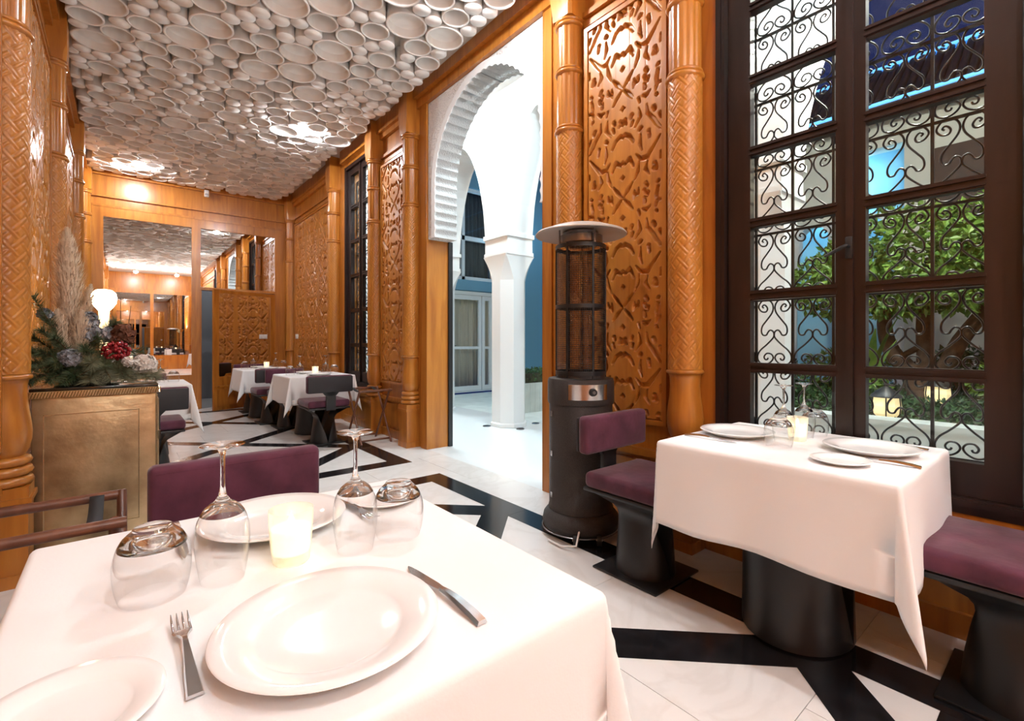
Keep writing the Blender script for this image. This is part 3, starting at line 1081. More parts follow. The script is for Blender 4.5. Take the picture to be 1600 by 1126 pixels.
def arch_curve(n=300, lobes=40, amp=0.016):
    raw = []
    for k in range(60):
        z = ASP + (AZC - ASP) * k / 60
        raw.append((AC + AR + 0.0, z))
    for k in range(181):
        a = PI * k / 180
        raw.append((AC + AR * math.cos(a), AZC + AR * math.sin(a) * (1.015 + 0.02 * math.sin(a) ** 6)))
    for k in range(60, -1, -1):
        z = ASP + (AZC - ASP) * k / 60
        raw.append((AC - AR, z))
    raw = np.array(raw)
    s = np.concatenate([[0], np.cumsum(np.hypot(*np.diff(raw, axis=0).T))])
    ss = np.linspace(0, s[-1], n)
    yy = np.interp(ss, s, raw[:, 0])
    zz = np.interp(ss, s, raw[:, 1])
    ty = np.gradient(yy)
    tz = np.gradient(zz)
    ln = np.hypot(ty, tz)
    ny, nz = tz / ln, -ty / ln                 # outward normal
    w = np.abs(np.sin(ss / s[-1] * PI * lobes)) * amp
    return np.stack([yy + ny * w, zz + nz * w], 1), np.stack([yy, zz], 1)


cur, base = arch_curve()
outer = []
for (yy, zz) in base:
    if zz < AZC:
        outer.append((AY1 if yy > AC else AY0, zz))
    else:
        dy, dz = yy - AC, zz - AZC
        ts = []
        if dy > 1e-6:
            ts.append((AY1 - AC) / dy)
        if dy < -1e-6:
            ts.append((AY0 - AC) / dy)
        if dz > 1e-6:
            ts.append((AZ - AZC) / dz)
        t = min(ts)
        outer.append((AC + dy * t, AZC + dz * t))
xf, xk = XR + 0.005, XR + 0.27
b = B()
b.grid([[(xf, p[0], p[1]) for p in outer], [(xf, p[0], p[1]) for p in cur]])
b.grid([[(xf, p[0], p[1]) for p in cur], [(xk, p[0], p[1]) for p in cur]])
b.grid([[(xk, p[0], p[1]) for p in cur], [(xk, p[0], p[1]) for p in outer]])
for sgn, ya in ((1, AY1), (-1, AY0)):
    yb_ = AC + sgn * AR
    b.add([(xf, ya, ASP), (xk, ya, ASP), (xk, yb_, ASP), (xf, yb_, ASP)], [(0, 1, 2, 3)])
sm = MATS['stucco'].copy()
sm.name = 'stucco_carved'
MATS['stucco_carved'] = sm
nt = sm.node_tree
tcn = nt.nodes.new('ShaderNodeTexCoord')
vo = nt.nodes.new('ShaderNodeTexVoronoi')
vo.inputs['Scale'].default_value = 38
vo.feature = 'DISTANCE_TO_EDGE'
no = nt.nodes.new('ShaderNodeTexNoise')
no.inputs['Scale'].default_value = 14
mixv = nt.nodes.new('ShaderNodeVectorMath')
mixv.operation = 'ADD'
nt.links.new(tcn.outputs['Object'], no.inputs['Vector'])
scl = nt.nodes.new('ShaderNodeVectorMath')
scl.operation = 'SCALE'
scl.inputs['Scale'].default_value = 0.06
nt.links.new(no.outputs['Color'], scl.inputs[0])
nt.links.new(tcn.outputs['Object'], mixv.inputs[0])
nt.links.new(scl.outputs[0], mixv.inputs[1])
nt.links.new(mixv.outputs[0], vo.inputs['Vector'])
bpn = nt.nodes.new('ShaderNodeBump')
bpn.inputs['Strength'].default_value = 0.9
bpn.inputs['Distance'].default_value = 0.03
nt.links.new(vo.outputs['Distance'], bpn.inputs['Height'])
nt.links.new(bpn.outputs['Normal'], nt.nodes['Principled BSDF'].inputs['Normal'])
arch = struct('wall_arch', 'white plaster horseshoe arch with scalloped edge and carved spandrels', 'arch')
part('spandrel', b, 'stucco_carved', arch, 30)
# smooth band around the scalloped edge
n = len(cur)
outb = []
for (yy, zz), (oy, oz) in zip(base, outer):
    d = math.hypot(oy - yy, oz - zz)
    t = min(1.0, 0.085 / d) if d > 1e-6 else 0
    outb.append((yy + (oy - yy) * t, zz + (oz - zz) * t))
b = B()
xq = xf - 0.010
b.grid([[(xf + 0.001, p[0], p[1]) for p in outb], [(xq, p[0], p[1]) for p in outb], [(xq, p[0], p[1]) for p in cur], [(xk + 0.001, p[0] , p[1]) for p in cur]])
part('scalloped_band', b, 'plaster', arch, 30)

# ================================================================== COVERED WALK AND COURTYARD
b = B().box(XR + 0.0, -6, -0.06, 4.7, 9.1, -0.002)
walk = struct('floor_walk', 'bright white resin floor of the covered walk beyond the arch', 'floor', b, 'resin_floor')
b = B().box(4.7, -7, -0.1, 13, 9.1, -0.03)
ground = struct('courtyard_ground', 'grey paved courtyard ground outside', 'ground', b, 'stone_pale')
b = B().box(XR + WT, -6, 4.6, 4.5, 9.1, 4.75)
walk_ceiling = struct('ceiling_walk', 'white ceiling of the covered walk', 'ceiling', b, 'plaster')

PY = [-0.02, 1.78, 3.49, 5.20, 7.05, 8.9]
PHW = 0.25
AX0, AX1 = 4.0, 4.45
prof = []
for i, pc in enumerate(PY):
    prof.append((pc - PHW, 2.36))
    prof.append((pc + PHW, 2.36))
    if i < len(PY) - 1:
        a, c = pc + PHW, PY[i + 1] - PHW
        m_ = (a + c) / 2
        hs = (c - a) / 2
        for k in range(0, 29):
            t = -1 + 2 * k / 28
            # slightly pointed, stilted arch
            z = 2.62 + 1.45 * (max(0.0, 1 - abs(t) ** 1.9)) ** 0.62 + 0.06 * (1 - abs(t))
            prof.append((m_ + t * hs, z))
b = B()
rows_ = []
for X in (AX0, AX1):
    b.grid([[(X, p[0], p[1]) for p in prof], [(X, p[0], 4.62) for p in prof]])
b.grid([[(AX0, p[0], p[1]) for p in prof], [(AX1, p[0], p[1]) for p in prof]])
arcade = struct('wall_arcade', 'white plastered arcade of pointed arches along the courtyard', 'wall', b, 'plaster')
fix_normals(arcade.data)
for pc in PY:
    part('impost_moulding', B().box(AX0 - 0.02, pc - PHW - 0.02, 2.60, AX1 + 0.02, pc + PHW + 0.02, 2.66).box(AX0 - 0.012, pc - PHW - 0.012, 2.36, AX1 + 0.012, pc + PHW + 0.012, 2.41), 'plaster', arcade)
pcol0 = None
pl = {-0.02: 'white octagonal courtyard column outside the near window, right of the view', 1.78: 'white octagonal column seen through the left leaf of near window',
      3.49: 'white octagonal column hidden behind the heater wall', 5.20: 'white octagonal column standing in the middle of the archway view',
      7.05: 'white octagonal column farther along the covered walk', 8.9: 'white octagonal column at the far end of the walk'}
for pc in PY:
    if pcol0 is None:
        pcol0 = empty('octagonal_column')

        def octo(r):
            return r / math.cos(PI / 8)
        part('shaft', B().lathe([(octo(0.225), 0.05), (octo(0.225), 2.02)], 8, a0=PI / 8), 'plaster', pcol0)
        part('base', B().lathe([(octo(0.245), 0.0), (octo(0.245), 0.045), (octo(0.228), 0.06)], 8, a0=PI / 8), 'plaster', pcol0)
        rr = []
        for k in range(9):
            t = k / 8
            hw = 0.225 + 0.03 * t ** 2.2
            ch = hw * (0.4142 + (1 - 0.4142) * t ** 1.2)
            z = 2.02 + 0.34 * t
            rr.append([(hw, -ch, z), (hw, ch, z), (ch, hw, z), (-ch, hw, z), (-hw, ch, z), (-hw, -ch, z), (-ch, -hw, z), (ch, -hw, z)])
        part('capital', B().grid(rr, closed_u=True), 'plaster', pcol0, 25)
        o = pcol0
    else:
        o = copy_tree(pcol0)
    o.location = ((AX0 + AX1) / 2, pc, 0)
    tag(o, pl[pc], 'column', 'white columns of the arcade')
# round floor lights at the foot of the archway column
for (x, y_, w_) in ((3.93, 5.32, 'left'), (4.15, 4.86, 'right'), (4.60, 5.05, 'far right')):
    fl = tag(empty('floor_light', (x, y_, -0.002)), 'round floor light at the %s foot of archway column' % w_, 'light', 'floor lights by the column')
    part('bezel', B().lathe([(0.055, 0.0), (0.055, 0.010), (0.042, 0.014)], 20), 'steel_dark', fl, 40)
    part('lens', B().lathe([(0.040, 0.006), (0.040, 0.014)], 20), 'plastic_grey', fl, 40)
# unseen lamps added under the walk ceiling to light the passage
wl0 = None
for (x, y_, lb) in ((3.42, 3.70, 'added unseen lamp under the walk ceiling just beyond the arch'), (3.42, 6.0, 'added unseen lamp under the walk ceiling beyond the archway column'),
                    (3.42, 0.75, 'added unseen lamp under the walk ceiling outside the near window'), (3.42, 8.2, 'added unseen lamp under the walk ceiling at its far end')):
    if wl0 is None:
        wl0 = empty('added_walk_lamp')
        part('lamp_body', B().lathe([(0.17, 0.08), (0.17, 0.0), (0.16, -0.01)], 24), 'plastic_white', wl0, 40)
        part('lamp_disc', B().lathe([(0.15, -0.012), (0.15, -0.03), (0.10, -0.04)], 24), 'added_bulb_pass', wl0, 40)
        o = wl0
    else:
        o = copy_tree(wl0)
    o.location = (x, y_, 4.52)
    tag(o, lb, 'lamp', 'added lamps under the walk ceiling')

# building with the glazed door at the end of the walk
b = B()
for (x0, x1, z0, z1) in ((4.4, 5.2, 0, 5.4), (5.2, 7.0, 2.36, 2.60), (5.2, 7.0, 4.75, 5.4), (7.0, 13, 0, 5.4), (5.2, 5.62, 0, 2.36)):
    b.box(x0, 9.13, z0, x1, 9.4, z1)
wall_north = struct('wall_north', 'blue lit house wall with a glazed door across the walk', 'wall', b, 'blue_wall')
b = B().box(4.5, 10.6, 0, 8, 10.7, 5)
part('inner_wall', b, 'curtain_cream', wall_north)
part('inner_wall', B().box(4.5, 9.5, 2.45, 8, 10.7, 2.5), 'plaster', wall_north)
part('walk_end_wall', B().box(XR + WT, 9.13, 0, 4.399, 9.4, 5.4), 'plaster', wall_north)
gd = tag(empty('door_2', (5.64, 9.16, 0)), 'white framed glazed door seen left of the archway column', 'door', None, 'structure')
part('door_frame', B().box(0, 0, 0, 0.07, 0.08, 2.34).box(1.30, 0, 0, 1.36, 0.08, 2.34).box(0.07, 0, 2.26, 1.30, 0.08, 2.34).box(0.07, 0, 0, 1.30, 0.08, 0.02), 'pvc_white', gd)
for (x0, x1) in ((0.08, 0.98), (1.0, 1.29)):
    lf = part('door_leaf', B().box(x0, 0.01, 0.03, x0 + 0.08, 0.06, 2.25).box(x1 - 0.08, 0.01, 0.03, x1, 0.06, 2.25).box(x0 + 0.08, 0.01, 2.15, x1 - 0.08, 0.06, 2.25)
              .box(x0 + 0.08, 0.01, 0.03, x1 - 0.08, 0.06, 0.14).box(x0 + 0.08, 0.01, 1.0, x1 - 0.08, 0.06, 1.06), 'pvc_white', gd)
    for (z0, z1) in ((0.14, 1.0), (1.06, 2.15)):
        part('pane', B().box(x0 + 0.07, 0.03, z0 - 0.01, x1 - 0.07, 0.036, z1 + 0.01), 'pane_glass', lf)
    if x0 < 0.5:
        part('handle', B().tube([(x0 + 0.04, 0.01, 1.08), (x0 + 0.04, -0.04, 1.08), (x0 + 0.15, -0.045, 1.08)], 0.011, 8).box(x0 + 0.025, 0.0, 0.98, x0 + 0.055, 0.012, 1.16), 'steel_dark', lf, 40)


def curtain(name, mat, x0, x1, y_, z0, z1, folds, label, amp=0.035):
    n = folds * 8
    rows_ = []
    for z in (z0, (z0 + z1) / 2, z1):
        rows_.append([(x0 + (x1 - x0) * k / n, y_ + amp * math.sin(2 * PI * k / 8 + 0.6 * math.sin(k * 0.3)), z) for k in range(n + 1)])
    o = tag(part(name, B().grid(rows_), mat, None, 60), label, 'curtain')
    sl = o.modifiers.new('thick', 'SOLIDIFY')
    sl.thickness = 0.004
    return o


curtain('curtain', 'curtain_cream', 5.75, 6.95, 9.50, 0.02, 2.3, 10, 'pale curtain behind the glazed door')
uw = tag(empty('window_3', (5.22, 9.16, 2.60)), 'pale blue framed upper window with grey curtains beyond the arch', 'window', None, 'structure')
part('window_frame', B().box(0, 0, 0, 0.09, 0.08, 2.14).box(0.84, 0, 0, 0.92, 0.08, 2.14).box(1.69, 0, 0, 1.77, 0.08, 2.14).box(0, 0, 0, 1.77, 0.08, 0.08)
     .box(0, 0, 2.06, 1.77, 0.08, 2.14).box(0.09, 0, 0.92, 1.69, 0.08, 1.02), 'pvc_white', uw)
for (x0, x1) in ((0.09, 0.84), (0.92, 1.69)):
    for (z0, z1) in ((0.08, 0.92), (1.02, 2.06)):
        part('pane', B().box(x0, 0.035, z0, x1, 0.04, z1), 'pane_glass', uw)
curtain('curtain', 'curtain_grey', 5.24, 6.98, 9.42, 2.62, 4.74, 16, 'dark grey curtain behind the upper window beyond the arch')
dl = tag(part('ceiling_lamp', B().lathe([(0.12, 0), (0.12, 0.03), (0.06, 0.05)], 20, (6.3, 10.05, 2.38)), 'bulb_gallery', None, 40), 'lamp in the room behind the glazed door', 'lamp')
# planked planter with a clipped hedge, right of the archway column
pt = tag(empty('planter_box', (5.25, 6.02, -0.03)), 'white planked planter box right of the archway column', 'planter')
for k in range(12):
    part('plank', B().box(0.112 * k + 0.002, 0, 0, 0.112 * k + 0.110, 0.025, 0.50), 'stone_pale', pt)
part('box_body', B().box(0, 0.026, 0, 1.344, 0.5, 0.48), 'stone_pale', pt)


def leaf_cloud(n, fn, size, r_, fold=0.25):
    """n folded leaves; fn(rand) -> (position, outward vector)"""
    bb = B()
    for k in range(n):
        p, out = fn(r_)
        p = Vector(p)
        d = Vector((r_.gauss(0, 1), r_.gauss(0, 1), r_.gauss(0, 1) - 0.2)).normalized()
        d = (d + Vector(out) * 0.8).normalized()
        s = d.orthogonal().normalized()
        s = Matrix.Rotation(r_.uniform(0, 2 * PI), 3, d) @ s
        nn = d.cross(s)
        L = size * r_.uniform(0.7, 1.25)
        w = L * 0.26
        bb.add([p, p + d * L * 0.45 + s * w + nn * w * fold, p + d * L * 0.45 - nn * w * 0.15, p + d * L * 0.45 - s * w + nn * w * fold, p + d * L],
               [(0, 1, 2), (0, 2, 3), (1, 4, 2), (2, 4, 3)])
    return bb


def in_box(x0, x1, y0, y1, z0, z1):
    def f(r_):
        return (r_.uniform(x0, x1), r_.uniform(y0, y1), z0 + (z1 - z0) * r_.random() ** 0.6), (0, 0, 0.5)
    return f


def in_ball(c, rx, ry, rz):
    def f(r_):
        v = Vector((r_.gauss(0, 1), r_.gauss(0, 1), r_.gauss(0, 1))).normalized()
        q = r_.random() ** 0.28
        return (c[0] + v.x * rx * q, c[1] + v.y * ry * q, c[2] + v.z * rz * q), v
    return f


r2 = random.Random(21)
hd = tag(empty('clipped_hedge', (5.25, 6.02, 0.45)), 'clipped green hedge in the white planter box', 'hedge')
o = part('foliage', leaf_cloud(1500, in_box(0.0, 1.34, 0.02, 0.45, 0.0, 0.24), 0.05, r2), 'leaf_dark', hd)
o['kind'] = 'stuff'
part('hedge_core', B().box(0.02, 0.05, 0.0, 1.32, 0.43, 0.18), 'soil', hd)

# low white planter wall, bed, shrubs, lanterns and tree seen through the near window
b = B().box(4.80, -6, -0.03, 5.0, 4.6, 0.50).box(4.78, -6, 0.50, 5.03, 4.6, 0.54)
ledge = struct('wall_planter', 'low white planter wall outside the near window', 'wall', b, 'stone_pale')
bed = struct('garden_bed', 'raised planting bed of dark soil in the courtyard', 'ground', B().box(5.05, -6, 0.0, 8.6, 4.6, 0.46), 'soil')
gc = tag(part('ground_cover', leaf_cloud(9000, in_box(5.16, 8.5, -0.8, 3.6, 0.45, 0.56), 0.07, r2), 'leaf_dark'), 'low green ground cover in the courtyard bed', 'plants', None, 'stuff')


def shrub(x, y_, r_, h, n, size, mat, label):
    s = tag(empty('garden_shrub', (x, y_, 0.46)), label, 'shrub', 'shrubs in the courtyard bed')
    o = part('foliage', leaf_cloud(n, in_ball((0, 0, h * 0.55), r_, r_, h * 0.5), size, r2), mat, s)
    o['kind'] = 'stuff'
    for k in range(4):
        a = k * 1.7
        part('stem', B().tube([(0.03 * math.cos(a), 0.03 * math.sin(a), -0.02), (r_ * 0.5 * math.cos(a), r_ * 0.5 * math.sin(a), h * 0.7)], [0.012, 0.006], 6), 'bark', s)


shrub(7.3, 3.05, 0.45, 0.55, 900, 0.08, 'leaf_dark', 'dark shrub behind the glasses in the left window leaf')
shrub(6.0, 2.25, 0.30, 0.42, 500, 0.07, 'leaf_dark', 'small dark shrub by the white column in the left window leaf')
shrub(7.6, 2.1, 0.5, 0.60, 900, 0.09, 'leaf', 'green shrub left of the tree in the courtyard')
shrub(7.9, 0.9, 0.5, 0.62, 900, 0.09, 'leaf_dark', 'dark shrub right of the tree in the courtyard')
shrub(6.9, 0.45, 0.35, 0.5, 600, 0.08, 'leaf', 'leafy shrub at the right edge of the window view')
shrub(6.3, 1.55, 0.22, 0.35, 300, 0.06, 'leaf', 'little green shrub behind the big garden lantern')
# broad blade leaves rising beside the trunk
bp_ = tag(empty('broad_leaf_plant', (6.4, 1.55, 0.45)), 'tall broad leaved plant left of the tree trunk', 'plant')
for k in range(7):
    a = k * 0.9
    h = 0.75 + 0.12 * (k % 3)
    rows_ = []
    for t in range(9):
        u = t / 8
        cx, cz = 0.28 * u * u, h * u
        w = 0.055 * math.sin(PI * min(1, u * 0.95 + 0.05)) + 0.004
        rows_.append([(cx * math.cos(a) - w * math.sin(a), cx * math.sin(a) + w * math.cos(a), cz), (cx * math.cos(a), cx * math.sin(a), cz - 0.012), (cx * math.cos(a) + w * math.sin(a), cx * math.sin(a) - w * math.cos(a), cz)])
    part('blade_leaf', B().grid(rows_), 'leaf', bp_, 60)


def lantern(x, y_, s, label):
    o = tag(empty('garden_lantern', (x, y_, 0.50)), label, 'lantern', 'glowing lanterns in the courtyard bed')
    o.scale = (s, s, s)
    part('lantern_glass', B().lathe([(0.075, 0.02), (0.105, 0.05), (0.115, 0.12), (0.105, 0.2)], 8), 'lantern_glow', o)
    part('lantern_foot', B().lathe([(0.06, -0.05), (0.08, 0.0), (0.08, 0.022)], 12), 'iron', o, 40)
    part('lantern_roof', B().lathe([(0.125, 0.20), (0.12, 0.215), (0.06, 0.27), (0.02, 0.30), (0.02, 0.33)], 12), 'iron', o, 40)
    for k in range(6):
        a = 2 * PI * k / 6 + 0.2
        part('lantern_rib', B().tube([(0.082 * math.cos(a), 0.082 * math.sin(a), 0.01), (0.112 * math.cos(a), 0.112 * math.sin(a), 0.05), (0.121 * math.cos(a), 0.121 * math.sin(a), 0.12), (0.112 * math.cos(a), 0.112 * math.sin(a), 0.205)], 0.006, 6), 'iron', o, 50)


lantern(5.20, 1.13, 0.95, 'larger glowing lantern behind the window, left one')
lantern(6.75, 1.02, 1.0, 'smaller glowing lantern farther back, right one')

tree = tag(empty('courtyard_tree', (7.1, 1.20, 0.44)), 'leafy green courtyard tree seen through the right window leaf', 'tree')
TB = [([(0, 0, -0.05), (-0.02, 0.10, 0.35), (-0.04, 0.28, 0.62), (0.0, 0.36, 0.95), (0.05, 0.34, 1.5)], [0.12, 0.105, 0.085, 0.075, 0.04]),
      ([(0, 0.0, -0.02), (0.0, -0.02, 0.5), (0.04, 0.0, 1.0), (0.06, -0.05, 1.7)], [0.11, 0.085, 0.075, 0.04]),
      ([(0, -0.02, 0.12), (-0.05, -0.18, 0.42), (-0.06, -0.32, 0.75), (-0.05, -0.52, 1.10), (0.0, -0.75, 1.6)], [0.09, 0.085, 0.078, 0.065, 0.03]),
      ([(-0.02, 0.22, 0.55), (-0.04, 0.05, 0.66), (0.0, -0.03, 0.72)], [0.03, 0.035, 0.03])]
for pts, rr in TB:
    cp = catmull(pts, 4)
    part('trunk', B().tube(cp, list(np.interp(np.linspace(0, 1, len(cp)), np.linspace(0, 1, len(rr)), rr)), 10), 'bark', tree, 60)
clumps = [((0.0, 0.1, 1.7), 0.8, 0.95, 0.62, 2600), ((-0.3, 0.75, 1.45), 0.5, 0.5, 0.42, 1200), ((-0.25, -0.75, 1.75), 0.55, 0.6, 0.55, 1400), ((-0.35, 0.25, 1.3), 0.45, 0.55, 0.3, 800), ((-0.4, -0.35, 1.35), 0.4, 0.4, 0.3, 600)]
fbm = B()
for c_, rx, ry, rz, n in clumps:
    q = leaf_cloud(n, in_ball(c_, rx, ry, rz), 0.105, r2)
    fbm.add(q.v, q.f)
o = part('foliage', fbm, 'leaf', tree)
o['kind'] = 'stuff'

# ------------------------------------------------------------------ house across the courtyard
HX = 9.3
b = B()
b.box(HX, -5, 0, HX + 0.3, 1.80, 4.75).box(HX, 2.55, 3.2, HX + 0.3, 9.1, 4.75).box(HX, 1.80, 4.25, HX + 0.3, 2.55, 4.75)
house = struct('wall_house', 'cream house wall across the courtyard under dark tiled eaves', 'wall', b, 'wall_cream')
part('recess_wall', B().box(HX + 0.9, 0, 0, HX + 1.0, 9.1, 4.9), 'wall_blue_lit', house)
part('shutter', B().box(HX - 0.05, 0.30, 2.3, HX + 0.01, 1.48, 4.02), 'timber_dark', house)
for yc in (1.86, 2.66, 3.46, 4.3):
    part('gallery_column', B().lathe([(0.15, 0), (0.15, 0.1), (0.11, 0.14), (0.11, 2.3), (0.14, 2.4), (0.16, 2.7), (0.2, 2.75), (0.2, 3.22)], 12, (HX + 0.15, yc, 0)), 'plaster', house, 40)
for ya, yb_ in ((1.86, 2.66), (2.66, 3.46), (3.46, 4.3)):
    n = 14
    pr = [(ya + (yb_ - ya) * k / n, 3.2 - 0.55 * abs(2 * k / n - 1) ** 2.2) for k in range(n + 1)]
    bb = B()
    for X in (HX + 0.02, HX + 0.28):
        bb.grid([[(X, p[0], p[1]) for p in pr], [(X, p[0], 3.22) for p in pr]])
    bb.grid([[(HX + 0.02, p[0], p[1]) for p in pr], [(HX + 0.28, p[0], p[1]) for p in pr]])
    part('gallery_arch', bb, 'plaster', house)
EV = (8.95, 4.82)
RG = (10.0, 5.74)
roof = struct('roof_house', 'dark ribbed tile roof with blue glowing edges under the evening sky', 'roof')
part('roof_board', B().prism([(EV[0], EV[1]), (RG[0], RG[1]), (RG[0], RG[1] - 0.12), (EV[0], EV[1] - 0.10)], -5, 9.0, 'y'), 'timber_dark', roof)
tm = B().tube([(EV[0] - 0.04, 0, EV[1] - 0.01), (RG[0], 0, RG[1] + 0.03)], 0.052, 8).mesh('roof_tile', 'roof_tile', 50)
for k in range(46):
    put('roof_tile', tm, roof, (0, -0.6 + 0.115 * k, 0))
part('roof_led', B().box(RG[0] - 0.05, -5, RG[1] + 0.04, RG[0], 9.0, RG[1] + 0.085), 'led_strip', roof)
part('ridge_glow_board', B().box(RG[0] - 0.02, -5, RG[1] - 0.05, RG[0] + 0.05, 9.0, RG[1] + 0.05), 'led_blue', roof)
part('gutter_led', B().box(EV[0] - 0.13, -5, EV[1] - 0.075, EV[0] - 0.09, 9.0, EV[1] - 0.035), 'led_strip', roof)
part('gutter', B().box(EV[0] - 0.09, -5, EV[1] - 0.10, EV[0] - 0.02, 9.0, EV[1] - 0.02), 'timber_dark', roof)
for k in range(24):
    yv = -0.5 + 0.22 * k
    part('rafter', B().box(EV[0] - 0.02, yv, EV[1] - 0.16, HX + 0.05, yv + 0.07, EV[1] - 0.09), 'timber_dark', roof)
part('eaves_board', B().box(EV[0] - 0.04, -5, EV[1] - 0.28, EV[0] + 0.0, 9.0, EV[1] - 0.09), 'timber_dark', roof)


def bulb(name, loc, r, mat, label):
    o = tag(empty(name, loc), label, 'lamp')
    prof = [(r * math.sin(PI * t / 8), -r * math.cos(PI * t / 8)) for t in range(9)]
    prof[0] = (0.0, -r)
    prof[-1] = (0.0, r)
    part('globe', B().lathe(prof, 16, cap=False), mat, o, 60)
    part('socket', B().lathe([(0.03, r * 0.95), (0.03, r + 0.06), (0.05, r + 0.06), (0.05, r + 0.09)], 12), 'iron', o, 40)
    return o


bulb('added_gallery_lamp', (9.0, -0.9, 4.1), 0.10, 'bulb_gallery', 'added unseen warm lamp under the eaves across the courtyard')  # added out of view to light the cream wall
bulb('added_gallery_lamp', (9.75, 2.9, 3.95), 0.10, 'bulb_blue', 'added blue lamp in the gallery across the courtyard')  # added behind the wall to light the recess blue
bulb('unseen_garden_lamp', (4.72, 0.70, 4.0), 0.12, 'added_bulb_garden', 'added unseen white lamp under the arcade arch outside the near window')  # added above the frame to light the tree from the front
bulb('unseen_garden_lamp', (7.4, 8.99, 3.9), 0.12, 'bulb_blue', 'bluish lamp on the house wall beyond the archway column')

# ================================================================== FURNITURE
def half_shell(levels, side, yc=0.0, seg=16, thick=0.006):
    """bent metal sheet: levels = (z, edge offset from the centre, bulge, half width); side = +1 / -1 in x"""
    bb = B()
    for off in (0.0, thick):
        rows_ = []
        for (z, e, d, hw) in levels:
            r_ = []
            for k in range(seg + 1):
                t = -PI / 2 + PI * k / seg
                r_.append((side * (e + (d - off) * math.cos(t) - (off if d < 0.02 else 0)), yc + (hw - off * 0.6) * math.sin(t), z))
            rows_.append(r_)
        if (off == 0.0) == (side > 0):
            bb.grid([list(reversed(r_)) for r_ in rows_])
        else:
            bb.grid(rows_)
    n = seg + 1
    m = len(levels)
    fs = []
    for k in (0, seg):
        for i in range(m - 1):
            fs.append((i * n + k, (i + 1) * n + k, m * n + (i + 1) * n + k, m * n + i * n + k))
    bb.f += fs
    return bb


def lerp_levels(keys, n=14):
    zs = np.linspace(keys[0][0], keys[-1][0], n)
    ks = np.array(keys)
    return [(z, *[float(np.interp(z, ks[:, 0], ks[:, c])) for c in (1, 2, 3)]) for z in zs]


CH_LEV = lerp_levels([(0.012, 0.0, 0.150, 0.150), (0.12, 0.028, 0.107, 0.136), (0.22, 0.062, 0.055, 0.118), (0.30, 0.090, 0.010, 0.100), (0.33, 0.105, 0.006, 0.110), (0.405, 0.205, 0.004, 0.205)], 18)
TB_LEV = lerp_levels([(0.008, 0.0, 0.230, 0.200), (0.25, 0.070, 0.135, 0.180), (0.48, 0.135, 0.045, 0.160), (0.60, 0.165, 0.008, 0.150), (0.725, 0.26, 0.004, 0.26)], 18)


def make_chair():
    root = empty('pedestal_chair')
    part('base_plate', B().rbox(-0.19, -0.19, 0.0, 0.19, 0.19, 0.012, 0.004), 'black_metal', root, 40)
    for s in (1, -1):
        part('pedestal_side', half_shell(CH_LEV, s), 'black_metal', root, 50)
    part('seat_pan', B().rbox(-0.23, -0.22, 0.404, 0.23, 0.23, 0.424, 0.006), 'black_metal', root, 40)
    part('seat_cushion', B().rbox(-0.235, -0.21, 0.424, 0.235, 0.24, 0.505, 0.026, 4), 'velvet', root, 60)
    st = B().rbox(-0.055, -0.250, 0.40, 0.055, -0.226, 0.62, 0.004)
    st.add([(-0.055, -0.25, 0.56), (0.055, -0.25, 0.56), (0.10, -0.25, 0.61), (-0.10, -0.25, 0.61), (-0.055, -0.23, 0.56), (0.055, -0.23, 0.56), (0.10, -0.23, 0.61), (-0.10, -0.23, 0.61)],
           [(0, 1, 2, 3), (7, 6, 5, 4), (1, 5, 6, 2), (4, 0, 3, 7), (3, 2, 6, 7), (0, 4, 5, 1)])
    st.rbox(-0.055, -0.25, 0.395, 0.055, -0.15, 0.41, 0.004)
    part('back_support', st, 'black_metal', root, 40)
    part('back_shell', B().rbox(-0.25, -0.252, 0.60, 0.25, -0.232, 0.78, 0.008), 'black_soft', root, 40)
    cu = B().rbox(-0.256, -0.234, 0.594, 0.256, -0.165, 0.79, 0.022, 4)
    bc = part('back_cushion', cu, 'velvet', root, 60)
    part('seam', B().tube([(-0.238, -0.1675, 0.768), (0.238, -0.1675, 0.768)], 0.003, 6), 'velvet', bc, 60)
    return root


chair0 = make_chair()
chairs = [
    (0.32, 1.655, PI, 'purple velvet pedestal chair behind the nearest table, its back between the glasses'),
    (2.09, 1.455, PI, 'purple velvet pedestal chair in front of the patio heater'),
    (2.265, 0.135, 0, 'purple velvet pedestal chair cut by the right edge of the picture'),
    (1.84, 5.70, 0, 'black backed purple chair next to the far folding stand'),
    (1.80, 7.05, PI, 'purple chair between the two far window tables, facing the viewer'),
    (1.70, 7.58, 0, 'black backed purple chair at the farthest window table'),
    (1.72, 8.93, PI, 'purple chair in front of the mirrored door'),
    (0.20, 5.14, 0, 'black backed purple chair right behind the brass cabinet'),
    (0.18, 7.0, PI, 'purple chair on the far side of the left table'),
]
for k, (x, y_, rz, lb) in enumerate(chairs):
    o = chair0 if k == 0 else copy_tree(chair0)
    o.location = (x, y_, 0.0016)
    o.rotation_euler = (0, 0, rz)
    tag(o, lb, 'chair', 'purple pedestal chairs')

TOPZ = 0.745


def make_table(w, d):
    root = empty('dining_table')
    part('tabletop', B().rbox(-w / 2, -d / 2, TOPZ - 0.025, w / 2, d / 2, TOPZ, 0.004), 'black_metal', root, 40)
    part('base_plate', B().lathe([(0.19, 0.0), (0.19, 0.006), (0.17, 0.008)], 40), 'black_metal', root, 40)
    for s in (1, -1):
        part('pedestal_half', half_shell(TB_LEV, s), 'black_metal', root, 50)
    return root


